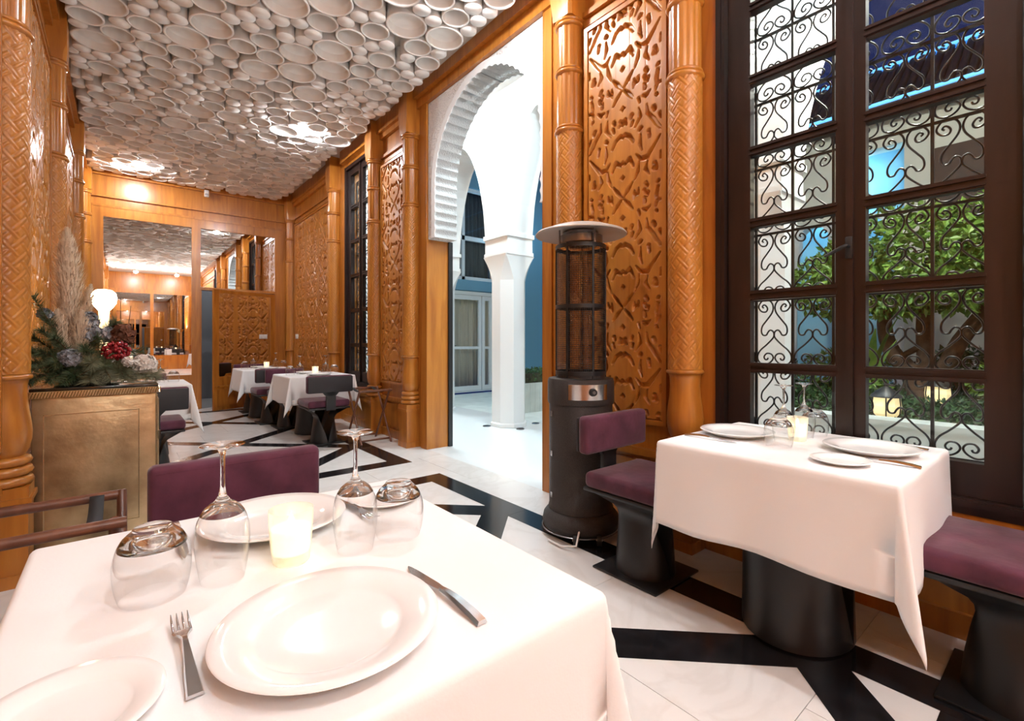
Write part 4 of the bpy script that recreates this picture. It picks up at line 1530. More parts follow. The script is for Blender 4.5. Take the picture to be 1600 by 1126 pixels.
def cloth_mesh(w, d, over, seed, fix=None, tilt0=2.0, tmax=11.0, wav=0.007):
    """square cloth over a w x d top: flat top, hanging sides, gathered corners"""
    r_ = random.Random(seed)
    ph = [r_.uniform(0, 6.28) for _ in range(8)]
    cor = {(sx, sy): r_.uniform(0.8, 1.2) for sx in (1, -1) for sy in (1, -1)}
    tw = {(sx, sy): r_.uniform(-0.5, 0.5) for sx in (1, -1) for sy in (1, -1)}

    if fix:
        cor[fix] = 0.35
        tw[fix] = 2.3
        cor[(1, 1)] = cor[(1, -1)] = 0.0

    def axis(half):
        inner = np.linspace(-half, half, 15)
        o = half + np.concatenate([[0.004, 0.009, 0.014, 0.022], np.linspace(0.04, over, 14)])
        return np.concatenate([-o[::-1], inner, o])
    xs, ys_ = axis(w / 2), axis(d / 2)
    R = 0.014

    def drop(u, tilt):
        """distance u over the edge -> (outward, down)"""
        lim = R * (PI / 2 - tilt)
        if u < lim:
            a = u / R
            return R * math.sin(a), R * (1 - math.cos(a))
        a = PI / 2 - tilt
        h, v = R * math.sin(a), R * (1 - math.cos(a))
        return h + (u - lim) * math.sin(tilt), v + (u - lim) * math.cos(tilt)
    rows_ = []
    for y_ in ys_:
        row_ = []
        for x in xs:
            ux, uy = max(0.0, abs(x) - w / 2), max(0.0, abs(y_) - d / 2)
            sx, sy = (1 if x > 0 else -1), (1 if y_ > 0 else -1)
            bx, by = min(max(x, -w / 2), w / 2), min(max(y_, -d / 2), d / 2)
            u = math.hypot(ux, uy)
            if u == 0:
                row_.append((x, y_, 0.0))
                continue
            phi = math.atan2(uy, ux)
            fold = math.sin(2 * phi) ** 1.3
            t = math.radians((0.0 if fix and x > w / 2 else tilt0) + tmax * cor[(sx, sy)] * fold)
            k = min(1.0, u / over)
            if ux > 0 and uy > 0:
                phi2 = phi + tw[(sx, sy)] * fold * 0.5
                t = max(0.0, t - math.radians(4) * math.sin(4 * phi) ** 2 * k)
                o_, v = drop(u, t)
                row_.append((bx + sx * o_ * math.cos(phi2), by + sy * o_ * math.sin(phi2), -v))
            elif ux > 0:
                o_, v = drop(ux, t)
                g = (1 - min(1, abs(by) / (d / 2)) ** 4)
                o_ += (0.0 if fix and sx > 0 else wav) * k * g * (math.sin(by * 17 + ph[0]) + 0.7 * math.sin(by * 9 + ph[1]))
                v += 0.006 * k * g * math.sin(by * 11 + ph[2])
                row_.append((bx + sx * max(o_, 0.004), by, -v))
            else:
                o_, v = drop(uy, t)
                g = (1 - min(1, abs(bx) / (w / 2)) ** 4)
                o_ += wav * k * g * (math.sin(bx * 17 + ph[3]) + 0.7 * math.sin(bx * 9 + ph[4]))
                v += 0.006 * k * g * math.sin(bx * 11 + ph[5])
                row_.append((bx, by + sy * max(o_, 0.004), -v))
        rows_.append(row_)
    bb = B().grid(rows_)
    return bb.mesh('tablecloth', 'cloth', 70)


tables = [
    (0.250, 0.955, 0.76, 0.84, 0.36, 'white cloth on the nearest table, under the large plate', 'square pedestal table hidden under the nearest white cloth', 3),
    (2.165, 0.770, 0.73, 0.81, 0.355, 'white cloth on the table beside the dark window', 'black pedestal table beside the dark window', 5),
    (1.93, 6.38, 0.76, 0.78, 0.34, 'white cloth on the far table with the folding stand beside it', 'black pedestal table near the far window', 8),
    (1.76, 8.26, 0.74, 0.78, 0.34, 'white cloth on the farthest table before the mirrored door', 'black pedestal table before the mirrored door', 11),
    (0.16, 6.10, 0.76, 0.78, 0.36, 'white cloth on the left table half hidden by the brass cabinet', 'black pedestal table half hidden by the brass cabinet', 14),
]
for (x, y_, w, d, ov, lc, lt, sd) in tables:
    t = make_table(w, d)
    t.location = (x, y_, 0.0016)
    tag(t, lt, 'table', 'white clothed dining tables')
    me = cloth_mesh(w, d, ov, sd, (-1, 1) if sd == 5 else None)
    o = put('tablecloth', me, None, (x, y_, TOPZ + 0.0016 + 0.004))
    sl = o.modifiers.new('thick', 'SOLIDIFY')
    sl.thickness = 0.0016
    sl.offset = 1
    tag(o, lc, 'tablecloth', 'white tablecloths')
TZ = TOPZ + 0.0016 + 0.004 + 0.0022


# ------------------------------------------------------------------ tableware
def protos():
    d = {}
    g = empty('wine_glass')
    bowl = [(0.0345, 0.0), (0.0385, 0.022), (0.0425, 0.050), (0.0438, 0.075), (0.0415, 0.100), (0.0340, 0.120), (0.0215, 0.134), (0.0085, 0.142)]
    part('bowl', B().lathe(catm(bowl), 40, cap=False), 'bowl_glass', g, 80)
    part('stem', B().lathe([(0.0, 0.1340), (0.012, 0.1318), (0.024, 0.1250), (0.0330, 0.1170), (0.0352, 0.1185), (0.0290, 0.1285), (0.0215, 0.1350), (0.0125, 0.1412), (0.0068, 0.150), (0.0042, 0.165), (0.0038, 0.200), (0.0046, 0.222), (0.0075, 0.232), (0.014, 0.2365), (0.034, 0.2395), (0.0365, 0.241), (0.034, 0.2425), (0.0, 0.2425)], 32, cap=False), 'stem_glass', g, 60)
    d['wine'] = g
    t = empty('tumbler')
    bowl = [(0.0460, 0.0), (0.0515, 0.020), (0.0545, 0.045), (0.0535, 0.070), (0.0470, 0.092), (0.0360, 0.106), (0.0280, 0.112)]
    part('bowl', B().lathe(catm(bowl), 40, cap=False), 'bowl_glass', t, 80)
    part('heavy_base', B().lathe([(0.0, 0.1000), (0.018, 0.0985), (0.032, 0.0945), (0.0425, 0.0880), (0.0478, 0.0855), (0.0468, 0.0925), (0.0420, 0.1005), (0.0360, 0.1066), (0.0292, 0.1125), (0.0282, 0.1150), (0.0265, 0.117), (0.022, 0.1155), (0.0, 0.1150)], 40, cap=False), 'stem_glass', t, 60)
    d['tumb'] = t
    c = empty('votive_candle')
    prof = [(0.0, 0.0), (0.030, 0.0), (0.0335, 0.004), (0.0375, 0.050), (0.0405, 0.100), (0.0400, 0.103), (0.0385, 0.100), (0.0358, 0.052), (0.0335, 0.020), (0.0, 0.018)]
    part('cut_glass', B().lathe(prof, 40, cap=False, rfun=lambda a, z: 1 + (0.022 * math.cos(10 * a + z * 160) if z > 0.008 and z < 0.098 else 0)), 'votive_glass', c, 30)
    part('wax', B().lathe([(0.0, 0.019), (0.0325, 0.021), (0.0350, 0.054), (0.0355, 0.066), (0.0335, 0.068), (0.0, 0.066)], 28, cap=False), 'candle_wax', c, 50)
    part('flame', B().lathe([(0.0, 0.068), (0.0045, 0.076), (0.0050, 0.082), (0.0, 0.096)], 12, cap=False), 'flame', c, 60)
    d['candle'] = c
    for nm, r in (('plate', 0.155), ('bread', 0.092)):
        p = empty('dinner_plate' if nm == 'plate' else 'bread_plate')
        q = r / 0.155
        pr = [(0.0, 0.004), (0.085 * q, 0.004), (0.090 * q, 0.0), (0.098 * q, 0.001), (0.125 * q, 0.011 * q), (0.152 * q, 0.0215 * q), (0.1550 * q, 0.0240 * q), (0.1530 * q, 0.0262 * q),
              (0.135 * q, 0.0230 * q), (0.112 * q, 0.0175 * q), (0.103 * q, 0.0125 * q), (0.096 * q, 0.0095 * q), (0.05 * q, 0.0085 * q), (0.0, 0.0082 * q)]
        part('plate_body', B().lathe(pr, 72, cap=False), 'porcelain', p, 60)
        part('foot_ring', B().lathe([(0.086 * q, -0.0004), (0.096 * q, -0.0004), (0.096 * q, 0.003), (0.086 * q, 0.003)], 48, cap=False), 'porcelain', p, 40)
        d[nm] = p
    # fork: tines point to +y
    f = empty('fork')
    hd = []
    for (y_, w, z, h) in ((-0.105, 0.0095, 0.003, 0.0036), (-0.06, 0.0075, 0.0062, 0.0036), (-0.01, 0.0045, 0.0125, 0.0034), (0.018, 0.0035, 0.0135, 0.003), (0.030, 0.0065, 0.0115, 0.0026), (0.045, 0.0115, 0.0075, 0.0024), (0.056, 0.0125, 0.0060, 0.0022)):
        hd.append([(-w, y_, z), (w, y_, z), (w * 0.8, y_, z + h), (-w * 0.8, y_, z + h)])
    bb = B().grid(hd, closed_u=True)
    bb.add(hd[0], [(0, 1, 2, 3)])
    bb.add(hd[-1], [(3, 2, 1, 0)])
    part('handle', bb, 'steel', f, 40)
    for k in range(4):
        x = -0.0102 + 0.0068 * k
        part('tine', B().tube([(x, 0.054, 0.0070), (x, 0.075, 0.0062), (x * 1.02, 0.090, 0.0085), (x * 1.02, 0.101, 0.0125)], [0.0021, 0.0019, 0.0016, 0.0007], 6), 'steel', f, 60)
    d['fork'] = f
    k_ = empty('table_knife')
    hs = []
    for (y_, w, z, h) in ((-0.115, 0.0095, 0.0010, 0.0065), (-0.09, 0.0090, 0.0050, 0.0070), (-0.05, 0.0080, 0.0085, 0.0070), (-0.02, 0.0060, 0.0090, 0.0060), (0.0, 0.0055, 0.0080, 0.0045)):
        hs.append([(-w, y_, z), (w, y_, z), (w * 0.7, y_, z + h), (-w * 0.7, y_, z + h)])
    bb = B().grid(hs, closed_u=True)
    bb.add(hs[0], [(0, 1, 2, 3)])
    bb.add(hs[-1], [(3, 2, 1, 0)])
    part('handle', bb, 'steel', k_, 40)
    bl_ = []
    for (y_, x0, x1, z) in ((-0.002, -0.0055, 0.0055, 0.0090), (0.02, -0.0075, 0.0075, 0.0075), (0.06, -0.009, 0.0075, 0.0050), (0.09, -0.008, 0.0070, 0.0035), (0.112, -0.002, 0.0045, 0.0030), (0.118, 0.001, 0.0025, 0.0030)):
        bl_.append([(x0, y_, z), (x1, y_, z), (x1, y_, z + 0.0018), (x0, y_, z + 0.0012)])
    bb = B().grid(bl_, closed_u=True)
    bb.add(bl_[0], [(0, 1, 2, 3)])
    bb.add(bl_[-1], [(3, 2, 1, 0)])
    part('blade', bb, 'steel', k_, 40)
    d['knife'] = k_
    return d


def catm(pr):
    return [tuple(p) for p in catmull(pr, 4)]


PR = protos()
used = set()
GROUP = {'wine': ('glass', 'upturned wine glasses'), 'tumb': ('glass', 'upturned stemless glasses'), 'candle': ('candle', 'lit candles in cut glass'), 'plate': ('plate', 'large white dinner plates'),
         'bread': ('plate', 'small white bread plates'), 'fork': ('fork', 'steel forks'), 'knife': ('knife', 'steel knives')}


def ware(kind, x, y_, label, rz=0.0, z=None):
    o = PR[kind] if kind not in used else copy_tree(PR[kind])
    used.add(kind)
    o.location = (x, y_, TZ if z is None else z)
    o.rotation_euler = (0, 0, rz)
    tag(o, label, GROUP[kind][0], GROUP[kind][1])
    return o


N = 'on the nearest table'
ware('tumb', 0.042, 1.000, 'upside down stemless glass at the left of the nearest table')
ware('wine', 0.142, 0.992, 'upside down wine glass left of the candle on the nearest table')
ware('wine', 0.372, 0.957, 'upside down wine glass right of the candle on the nearest table')
ware('tumb', 0.475, 0.972, 'upside down stemless glass at the right of the nearest table')
ware('candle', 0.256, 0.985, 'lit candle in a cut glass on the nearest table')
ware('plate', 0.238, 0.705, 'large white plate in the foreground of the nearest table')
ware('plate', 0.278, 1.205, 'large white plate behind the candle on the nearest table', 0.4)
ware('bread', -0.048, 0.728, 'white bread plate cut by the lower left corner')
ware('bread', 0.545, 1.20, 'white bread plate behind the right glasses of the nearest table')
ware('fork', 0.069, 0.783, 'steel fork left of the foreground plate', 0.0)
ware('knife', 0.418, 0.695, 'steel knife right of the foreground plate', 0.02)
ware('fork', 0.455, 1.17, 'steel fork at the far place of the nearest table', PI + 0.1)
ware('knife', 0.098, 1.24, 'steel knife at the far place of the nearest table', PI)
R_ = 'on the window table'
ware('tumb', 2.065, 0.800, 'frontmost upside down stemless glass on the window table')
ware('wine', 2.167, 0.820, 'upside down wine glass left of the candle on the window table')
ware('candle', 2.245, 0.795, 'lit candle in a cut glass on the window table')
ware('wine', 2.335, 0.800, 'upside down wine glass right of the candle on the window table')
ware('tumb', 2.435, 0.790, 'rearmost upside down stemless glass on the window table')
ware('plate', 2.17, 1.020, 'large white plate nearest the heater on the window table')
ware('plate', 2.235, 0.535, 'large white plate at the right place of the window table')
ware('bread', 1.955, 0.555, 'small white plate at the front edge of the window table')
ware('knife', 2.065, 0.47, 'steel knife between the two right plates of the window table', 0.06)
ware('fork', 2.435, 0.50, 'steel fork by the window on the window table', 0.0)
ware('knife', 1.985, 1.05, 'steel knife left of the plate at the heater end', PI)
for (tx, ty, nm) in ((1.93, 6.38, 'far table with the folding stand'), (1.76, 8.26, 'farthest table before the mirrored door'), (0.16, 6.10, 'left table behind the cabinet')):
    ware('tumb', tx - 0.28, ty + 0.02, 'left upside down stemless glass on the %s' % nm)
    ware('wine', tx - 0.16, ty + 0.03, 'left upside down wine glass on the %s' % nm)
    ware('candle', tx + 0.02, ty + 0.0, 'candle on the %s' % nm)
    ware('wine', tx + 0.16, ty + 0.03, 'right upside down wine glass on the %s' % nm)
    ware('tumb', tx + 0.27, ty + 0.02, 'right upside down stemless glass on the %s' % nm)
    ware('plate', tx, ty - 0.22, 'near white plate on the %s' % nm)
    ware('plate', tx, ty + 0.22, 'rear white plate on the %s' % nm)

# ------------------------------------------------------------------ patio heater
ht = tag(empty('patio_heater', (2.205, 2.005, 0.0016)), 'tall dark patio heater with glass tube and round metal cap', 'heater')
part('foot_ring', B().lathe([(0.205, 0.035), (0.228, 0.05), (0.235, 0.085), (0.228, 0.12), (0.208, 0.145), (0.200, 0.155)], 48), 'heater_paint', ht, 50)
part('body', B().lathe([(0.196, 0.15), (0.198, 0.17), (0.194, 0.18), (0.194, 0.80), (0.199, 0.805), (0.199, 0.82)], 48), 'heater_paint', ht, 40)
part('collar', B().lathe([(0.201, 0.80), (0.204, 0.815), (0.204, 0.935), (0.198, 0.952), (0.150, 0.956), (0.150, 0.975), (0.0, 0.975)], 48), 'heater_paint', ht, 40)
# curved control plate facing the room
bb = B()
a0 = math.radians(221)
rows_ = [[((0.2055 if z < 2 else 0) * math.cos(a0 + t), 0.2055 * math.sin(a0 + t), z) for t in np.linspace(-0.33, 0.87, 18)] for z in (0.835, 0.925)]
rows_.insert(0, [(0.200 / 0.2055 * p[0], 0.200 / 0.2055 * p[1], 0.832) for p in rows_[0]])
rows_.append([(0.200 / 0.2055 * p[0], 0.200 / 0.2055 * p[1], 0.928) for p in rows_[-1]])
part('control_plate', bb.grid(rows_), 'steel', ht, 50)
ak = a0 + 0.37
kx, ky = math.cos(ak), math.sin(ak)
kb = B()
kb.tube([(0.204 * kx, 0.204 * ky, 0.882), (0.226 * kx, 0.226 * ky, 0.882)], [0.024, 0.020], 20)
part('knob', kb, 'rubber', ht, 40)
part('knob_mark', B().tube([(0.226 * kx, 0.226 * ky, 0.882), (0.229 * kx, 0.229 * ky, 0.882)], [0.010, 0.008], 12), 'steel_dark', ht, 40)
for k in range(2):
    a = a0 - 0.10 + 0.62 * k
    x, y_ = 0.225 * math.cos(a), 0.225 * math.sin(a)
    w = part('wheel', B().tube([(x - 0.014 * math.sin(a0), y_ + 0.014 * math.cos(a0), 0.032), (x + 0.014 * math.sin(a0), y_ - 0.014 * math.cos(a0), 0.032)], 0.032, 18), 'rubber', ht, 40)
    part('axle', B().tube([(x - 0.02 * math.sin(a0), y_ + 0.02 * math.cos(a0), 0.032), (x + 0.02 * math.sin(a0), y_ - 0.02 * math.cos(a0), 0.032)], 0.007, 8), 'steel_dark', w, 40)
for k in range(3):
    a = a0 + 1.9 + 0.9 * k
    part('stub_foot', B().lathe([(0.02, 0.0), (0.02, 0.05)], 10, (0.19 * math.cos(a), 0.19 * math.sin(a), 0)), 'rubber', ht, 40)
part('base_rim', B().tube([(0.236 * math.cos(a), 0.236 * math.sin(a), 0.045) for a in np.linspace(0, 2 * PI, 48, endpoint=False)], 0.004, 6, closed=True), 'steel_dark', ht, 50)
al = a0 - 1.05
for z in (0.25, 0.50, 0.74):
    part('hinge', B().box(-0.012, -0.004, -0.016, 0.012, 0.004, 0.016), 'steel', ht, None, (0.196 * math.cos(al), 0.196 * math.sin(al), z), (0, 0, al + PI / 2))
part('glass_tube', B().lathe([(0.085, 0.976), (0.085, 1.78)], 40, cap=False), 'heater_glass', ht, 60)
for z, nm in ((0.985, 'guard_ring'), (1.39, 'guard_ring'), (1.755, 'guard_ring')):
    part(nm, B().lathe([(0.151, z - 0.012), (0.155, z - 0.012), (0.155, z + 0.012), (0.151, z + 0.012), (0.151, z - 0.012)], 48, cap=False), 'iron', ht, 30)
for k in range(6):
    a = a0 + PI / 6 + 2 * PI * k / 6
    part('guard_bar', B().bar((0.153 * math.cos(a), 0.153 * math.sin(a), 0.96), (0.153 * math.cos(a), 0.153 * math.sin(a), 1.77), 0.012, 0.006, (math.cos(a), math.sin(a), 0)), 'iron', ht)
# fine wire mesh of the guard
wm = B()
for k in range(84):
    a = 2 * PI * k / 84
    p = (0.1495 * math.cos(a), 0.1495 * math.sin(a))
    wm.tube([(p[0], p[1], 0.98), (p[0], p[1], 1.76)], 0.0013, 3, cap=False)
for k in range(62):
    z = 0.985 + 0.0125 * k
    wm.tube([(0.1495 * math.cos(a), 0.1495 * math.sin(a), z) for a in np.linspace(0, 2 * PI, 36, endpoint=False)], 0.0013, 3, closed=True)
o = part('wire_mesh', wm, 'iron', ht)
o['kind'] = 'stuff'
part('burner_head', B().lathe([(0.10, 1.775), (0.135, 1.78), (0.135, 1.825), (0.11, 1.835), (0.11, 1.85)], 40), 'steel_dark', ht, 40)
for k in range(4):
    a = a0 + 0.6 + PI / 2 * k
    part('cap_post', B().tube([(0.15 * math.cos(a), 0.15 * math.sin(a), 1.74), (0.15 * math.cos(a), 0.15 * math.sin(a), 1.853)], 0.005, 8), 'steel_dark', ht, 40)
part('heat_cap', B().lathe([(0.0, 1.862), (0.12, 1.860), (0.27, 1.838), (0.279, 1.832), (0.280, 1.838), (0.27, 1.848), (0.18, 1.880), (0.09, 1.898), (0.0, 1.903)], 64, cap=False), 'heater_cap', ht, 40)
gh = B().tube([(-0.16, -0.14, 0.10), (-0.235, -0.18, 0.03), (-0.27, -0.10, 0.012), (-0.26, 0.02, 0.010)], 0.006, 8)
part('gas_hose', gh, 'plastic_white', ht, 60)

# ------------------------------------------------------------------ folding tray stands
def tray_stand(loc, label, w=0.36, dp=0.40, h=0.63, rz=0.0, th=1.0):
    s = tag(empty('folding_tray_stand', loc, rz), label, 'tray stand', 'folding wooden tray stands')
    for sx in (-1, 1):
        for sgn in (-1, 1):
            x = sx * w / 2 + sgn * 0.009
            part('leg', B().tube([(x, -sgn * dp / 2, 0.0), (x, sgn * dp / 2, h)], 0.0125 * th, 10), 'wood_stand', s, 50)
        part('pivot', B().tube([(sx * w / 2 - 0.022, 0, h / 2), (sx * w / 2 + 0.022, 0, h / 2)], 0.006, 8), 'steel_dark', s, 50)
    for sgn in (-1, 1):
        part('top_rail', B().tube([(-w / 2 - 0.02, sgn * dp / 2, h - 0.012), (w / 2 + 0.02, sgn * dp / 2, h - 0.012)], 0.014 * th, 10), 'wood_stand', s, 50)
        part('foot_rail', B().tube([(-w / 2, -sgn * dp * 0.44, 0.04), (w / 2, -sgn * dp * 0.44, 0.04)], 0.010, 10), 'wood_stand', s, 50)
    for sx in (-1, 1):
        x0 = sx * (w / 2 - 0.06)
        rows_ = []
        for t in np.linspace(-1, 1, 11):
            zz = h + 0.003 - 0.035 * (1 - t * t)
            rows_.append([(x0 - 0.02, t * dp / 2, zz), (x0 + 0.02, t * dp / 2, zz)])
        st = part('strap', B().grid(rows_), 'strap', s, 60)
        md = st.modifiers.new('thick', 'SOLIDIFY')
        md.thickness = 0.003
    return s


tray_stand((-0.215, 2.10, 0.0016), 'folding wooden tray stand with black straps beside the nearest table', 0.42, 0.36, 0.625, 0.0, 1.25)
tray_stand((2.27, 5.42, 0.0016), 'folding wooden tray stand against the wall by the far window', 0.36, 0.40, 0.62)

# ------------------------------------------------------------------ brass cabinet
CX0, CX1, CY0, CY1, CZ = -0.36, 0.165, 3.50, 4.40, 0.90
cb = tag(empty('brass_cabinet', (0, 0, 0.0)), 'hammered brass clad cabinet with black polished top at the left', 'cabinet')
part('body', B().rbox(CX0, CY0, 0.0, CX1, CY1, CZ, 0.006), 'brass', cb, 40)
for (x0, x1, z0, z1) in ((CX0 + 0.045, CX0 + 0.049, 0.16, 0.79), (CX1 - 0.085, CX1 - 0.081, 0.16, 0.79), (CX0 + 0.045, CX1 - 0.081, 0.786, 0.790), (CX0 + 0.045, CX1 - 0.081, 0.16, 0.164)):
    part('seam_strip', B().box(x0, CY0 - 0.0025, z0, x1, CY0 + 0.001, z1), 'brass_bright', cb)
part('corner_strip', B().box(CX1 - 0.006, CY0 - 0.004, 0.0, CX1 + 0.004, CY0 + 0.006, CZ - 0.03), 'brass_bright', cb)
dr = part('cabinet_door', B().box(CX1 - 0.002, CY0 + 0.03, 0.05, CX1 + 0.012, CY0 + 0.44, CZ - 0.06), 'brass', cb)
dr2 = part('cabinet_door', B().box(CX1 - 0.002, CY0 + 0.46, 0.05, CX1 + 0.012, CY1 - 0.03, CZ - 0.06), 'brass', cb)
for z in (0.18, 0.60):
    part('hinge', B().tube([(CX1 + 0.014, CY0 + 0.026, z), (CX1 + 0.014, CY0 + 0.026, z + 0.05)], 0.007, 8), 'steel', dr, 40)
rope = B()
for k in range(46):
    x = CX0 - 0.008 + (CX1 - CX0 + 0.016) * (k + 0.5) / 46
    rope.tube([(x - 0.005, CY0 - 0.012, CZ - 0.020), (x + 0.005, CY0 - 0.012, CZ + 0.010)], [0.0075, 0.0075], 6)
for k in range(80):
    y_ = CY0 + (CY1 - CY0) * (k + 0.5) / 80
    rope.tube([(CX1 + 0.012, y_ - 0.005, CZ - 0.020), (CX1 + 0.012, y_ + 0.005, CZ + 0.010)], [0.0075, 0.0075], 6)
rope.box(CX0 - 0.010, CY0 - 0.010, CZ - 0.018, CX1 + 0.010, CY1, CZ + 0.014)
part('rope_trim', rope, 'brass_bright', cb, 40)
part('stone_top', B().rbox(CX0 - 0.008, CY0 - 0.006, CZ + 0.014, CX1 + 0.008, CY1, CZ + 0.030, 0.003), 'granite_top', cb, 40)
CT = CZ + 0.030

# ------------------------------------------------------------------ glowing lamp at the back of the cabinet
lm = tag(empty('table_lamp', (-0.085, 4.17, CT)), 'glowing mushroom shaped lamp behind the dried flowers', 'lamp')
part('lamp_foot', B().lathe([(0.06, 0.0), (0.06, 0.012), (0.02, 0.02)], 24), 'brass_bright', lm, 40)
part('lamp_stem', B().lathe([(0.020, 0.018), (0.022, 0.30), (0.030, 0.46)], 20), 'lamp_stem', lm, 50)
part('lamp_shade', B().lathe([(0.030, 0.455), (0.048, 0.478), (0.064, 0.505), (0.068, 0.540), (0.062, 0.570), (0.042, 0.590), (0.0, 0.598)], 32, cap=False), 'lamp_glow', lm, 60)

# ------------------------------------------------------------------ dried flower arrangement on the cabinet
fa = tag(empty('flower_arrangement', (-0.1, 3.75, CT)), 'dried winter flower arrangement with pampas plumes and red berries', 'flowers')
FA = Vector((-0.1, 3.75, CT))
r3 = random.Random(5)
part('bowl', B().lathe([(0.10, 0.0), (0.15, 0.03), (0.16, 0.07), (0.14, 0.075), (0.0, 0.06)], 24, (-0.05, 0.05, 0)), 'black_soft', fa, 50)


def plume(base, tip, wid, n, seed, lean=0.0):
    r_ = random.Random(seed)
    b0, t0 = Vector(base) - FA, Vector(tip) - FA
    ax = t0 - b0
    L = ax.length
    st_ = part('plume_stem', B().tube([b0 - ax * 0.25, b0 + ax * 0.5, t0 - ax * 0.03], [0.004, 0.003, 0.001], 6), 'twig', fa)
    bb = B()
    d = ax.normalized()
    s0 = d.orthogonal().normalized()
    for k in range(n):
        u = r_.random() ** 0.9
        env = wid * (math.sin(PI * min(1, (u * 0.86 + 0.12))) ** 0.8)
        a = r_.uniform(0, 2 * PI)
        out = Matrix.Rotation(a, 3, d) @ s0
        p = b0 + ax * u + out * env * r_.random() * 0.55
        ln = env * r_.uniform(0.5, 1.0)
        q = p + out * ln * 0.55 + d * ln * r_.uniform(0.5, 1.2)
        m_ = (p + q) / 2 + out * ln * 0.12
        w = 0.0016
        sd = out.cross(d).normalized() * w
        bb.add([p - sd, p + sd, m_ + sd * 1.6, m_ - sd * 1.6, q], [(0, 1, 2, 3), (3, 2, 4)])
    o = part('pampas_plume', bb, 'pampas', fa)
    o['kind'] = 'stuff'


plume((-0.225, 3.80, 1.16), (-0.243, 3.80, 1.845), 0.085, 5200, 1)
plume((-0.19, 3.72, 1.00), (-0.175, 3.70, 1.36), 0.075, 2600, 2)
plume((-0.235, 3.70, 1.02), (-0.275, 3.68, 1.36), 0.060, 2000, 3)
plume((-0.20, 3.78, 1.14), (-0.135, 3.78, 1.52), 0.05, 1500, 4)


def pine_branch(base, tip, seed, mat='pine', nl=0.06, n=260, sag=0.03):
    r_ = random.Random(seed)
    b0, t0 = Vector(base) - FA, Vector(tip) - FA
    mid = (b0 + t0) / 2 + Vector((0, 0, sag))
    pts = catmull([b0, mid, t0], 6)
    br = part('pine_branch', B().tube(pts, list(np.linspace(0.005, 0.0015, len(pts))), 6), 'twig', fa)
    bb = B()
    for k in range(n):
        u = r_.random()
        i = min(int(u * (len(pts) - 1)), len(pts) - 2)
        p = Vector(pts[i]).lerp(Vector(pts[i + 1]), u * (len(pts) - 1) - i)
        d = (Vector(pts[i + 1]) - Vector(pts[i])).normalized()
        out = (Matrix.Rotation(r_.uniform(0, 2 * PI), 3, d) @ d.orthogonal().normalized())
        dr_ = (d * r_.uniform(0.5, 1.1) + out).normalized()
        q = p + dr_ * nl * r_.uniform(0.6, 1.1)
        if q.z < 0.002:
            q.z = 0.002 + 0.004 * r_.random()
        sd = dr_.orthogonal().normalized() * 0.0016
        bb.add([p - sd, p + sd, q], [(0, 1, 2)])
    o = part('needles', bb, mat, br)
    o['kind'] = 'stuff'


PB = [((-0.2, 3.7, 0.98), (-0.36, 3.60, 1.42), 'pine'), ((-0.2, 3.7, 0.98), (-0.37, 3.70, 1.20), 'pine'), ((-0.2, 3.66, 0.98), (-0.36, 3.55, 1.03), 'pine'), ((-0.2, 3.66, 0.98), (-0.30, 3.53, 0.965), 'pine'),
      ((-0.16, 3.66, 0.99), (-0.20, 3.52, 1.00), 'pine'), ((-0.15, 3.66, 1.0), (-0.12, 3.50, 1.06), 'pine_pale'), ((-0.10, 3.68, 1.02), (-0.04, 3.49, 0.965), 'pine_pale'), ((-0.08, 3.68, 1.03), (0.06, 3.50, 0.955), 'pine_pale'),
      ((-0.06, 3.70, 1.02), (0.13, 3.54, 0.965), 'pine_pale'), ((-0.05, 3.72, 1.02), (0.17, 3.66, 0.98), 'pine_pale'), ((-0.1, 3.70, 1.05), (0.10, 3.66, 1.12), 'pine'), ((-0.1, 3.72, 1.08), (-0.02, 3.70, 1.30), 'pine'),
      ((-0.2, 3.72, 1.05), (-0.10, 3.66, 1.20), 'pine'), ((-0.24, 3.68, 1.0), (-0.33, 3.58, 1.12), 'pine'), ((-0.26, 3.66, 0.98), (-0.37, 3.53, 0.96), 'pine'), ((-0.12, 3.64, 0.98), (-0.13, 3.50, 0.958), 'pine_pale'),
      ((-0.18, 3.70, 1.0), (-0.28, 3.56, 1.20), 'pine'), ((-0.22, 3.72, 1.0), (-0.31, 3.66, 1.30), 'pine'), ((-0.1, 3.75, 1.0), (0.12, 3.78, 1.04), 'pine'),
      ((-0.28, 3.72, 1.0), (-0.38, 3.72, 1.12), 'pine'), ((-0.25, 3.70, 0.98), (-0.37, 3.62, 1.06), 'pine'), ((-0.18, 3.66, 1.02), (-0.27, 3.54, 1.06), 'pine'), ((-0.2, 3.68, 1.02), (-0.33, 3.60, 1.24), 'pine'),
      ((-0.12, 3.68, 1.04), (-0.16, 3.54, 1.14), 'pine'), ((-0.08, 3.68, 1.04), (-0.07, 3.53, 1.05), 'pine'), ((-0.05, 3.70, 1.0), (0.08, 3.60, 1.0), 'pine'), ((-0.14, 3.74, 1.1), (-0.04, 3.72, 1.26), 'pine_pale'),
      ((-0.02, 3.66, 1.0), (0.02, 3.49, 0.957), 'pine_pale'), ((-0.16, 3.62, 0.97), (-0.24, 3.50, 0.957), 'pine'), ((0.02, 3.70, 1.0), (0.17, 3.58, 0.957), 'pine_pale')]
for k, (a_, c_, m_) in enumerate(PB):
    pine_branch(a_, c_, 40 + k, m_, 0.062 if m_ == 'pine' else 0.085, 420)


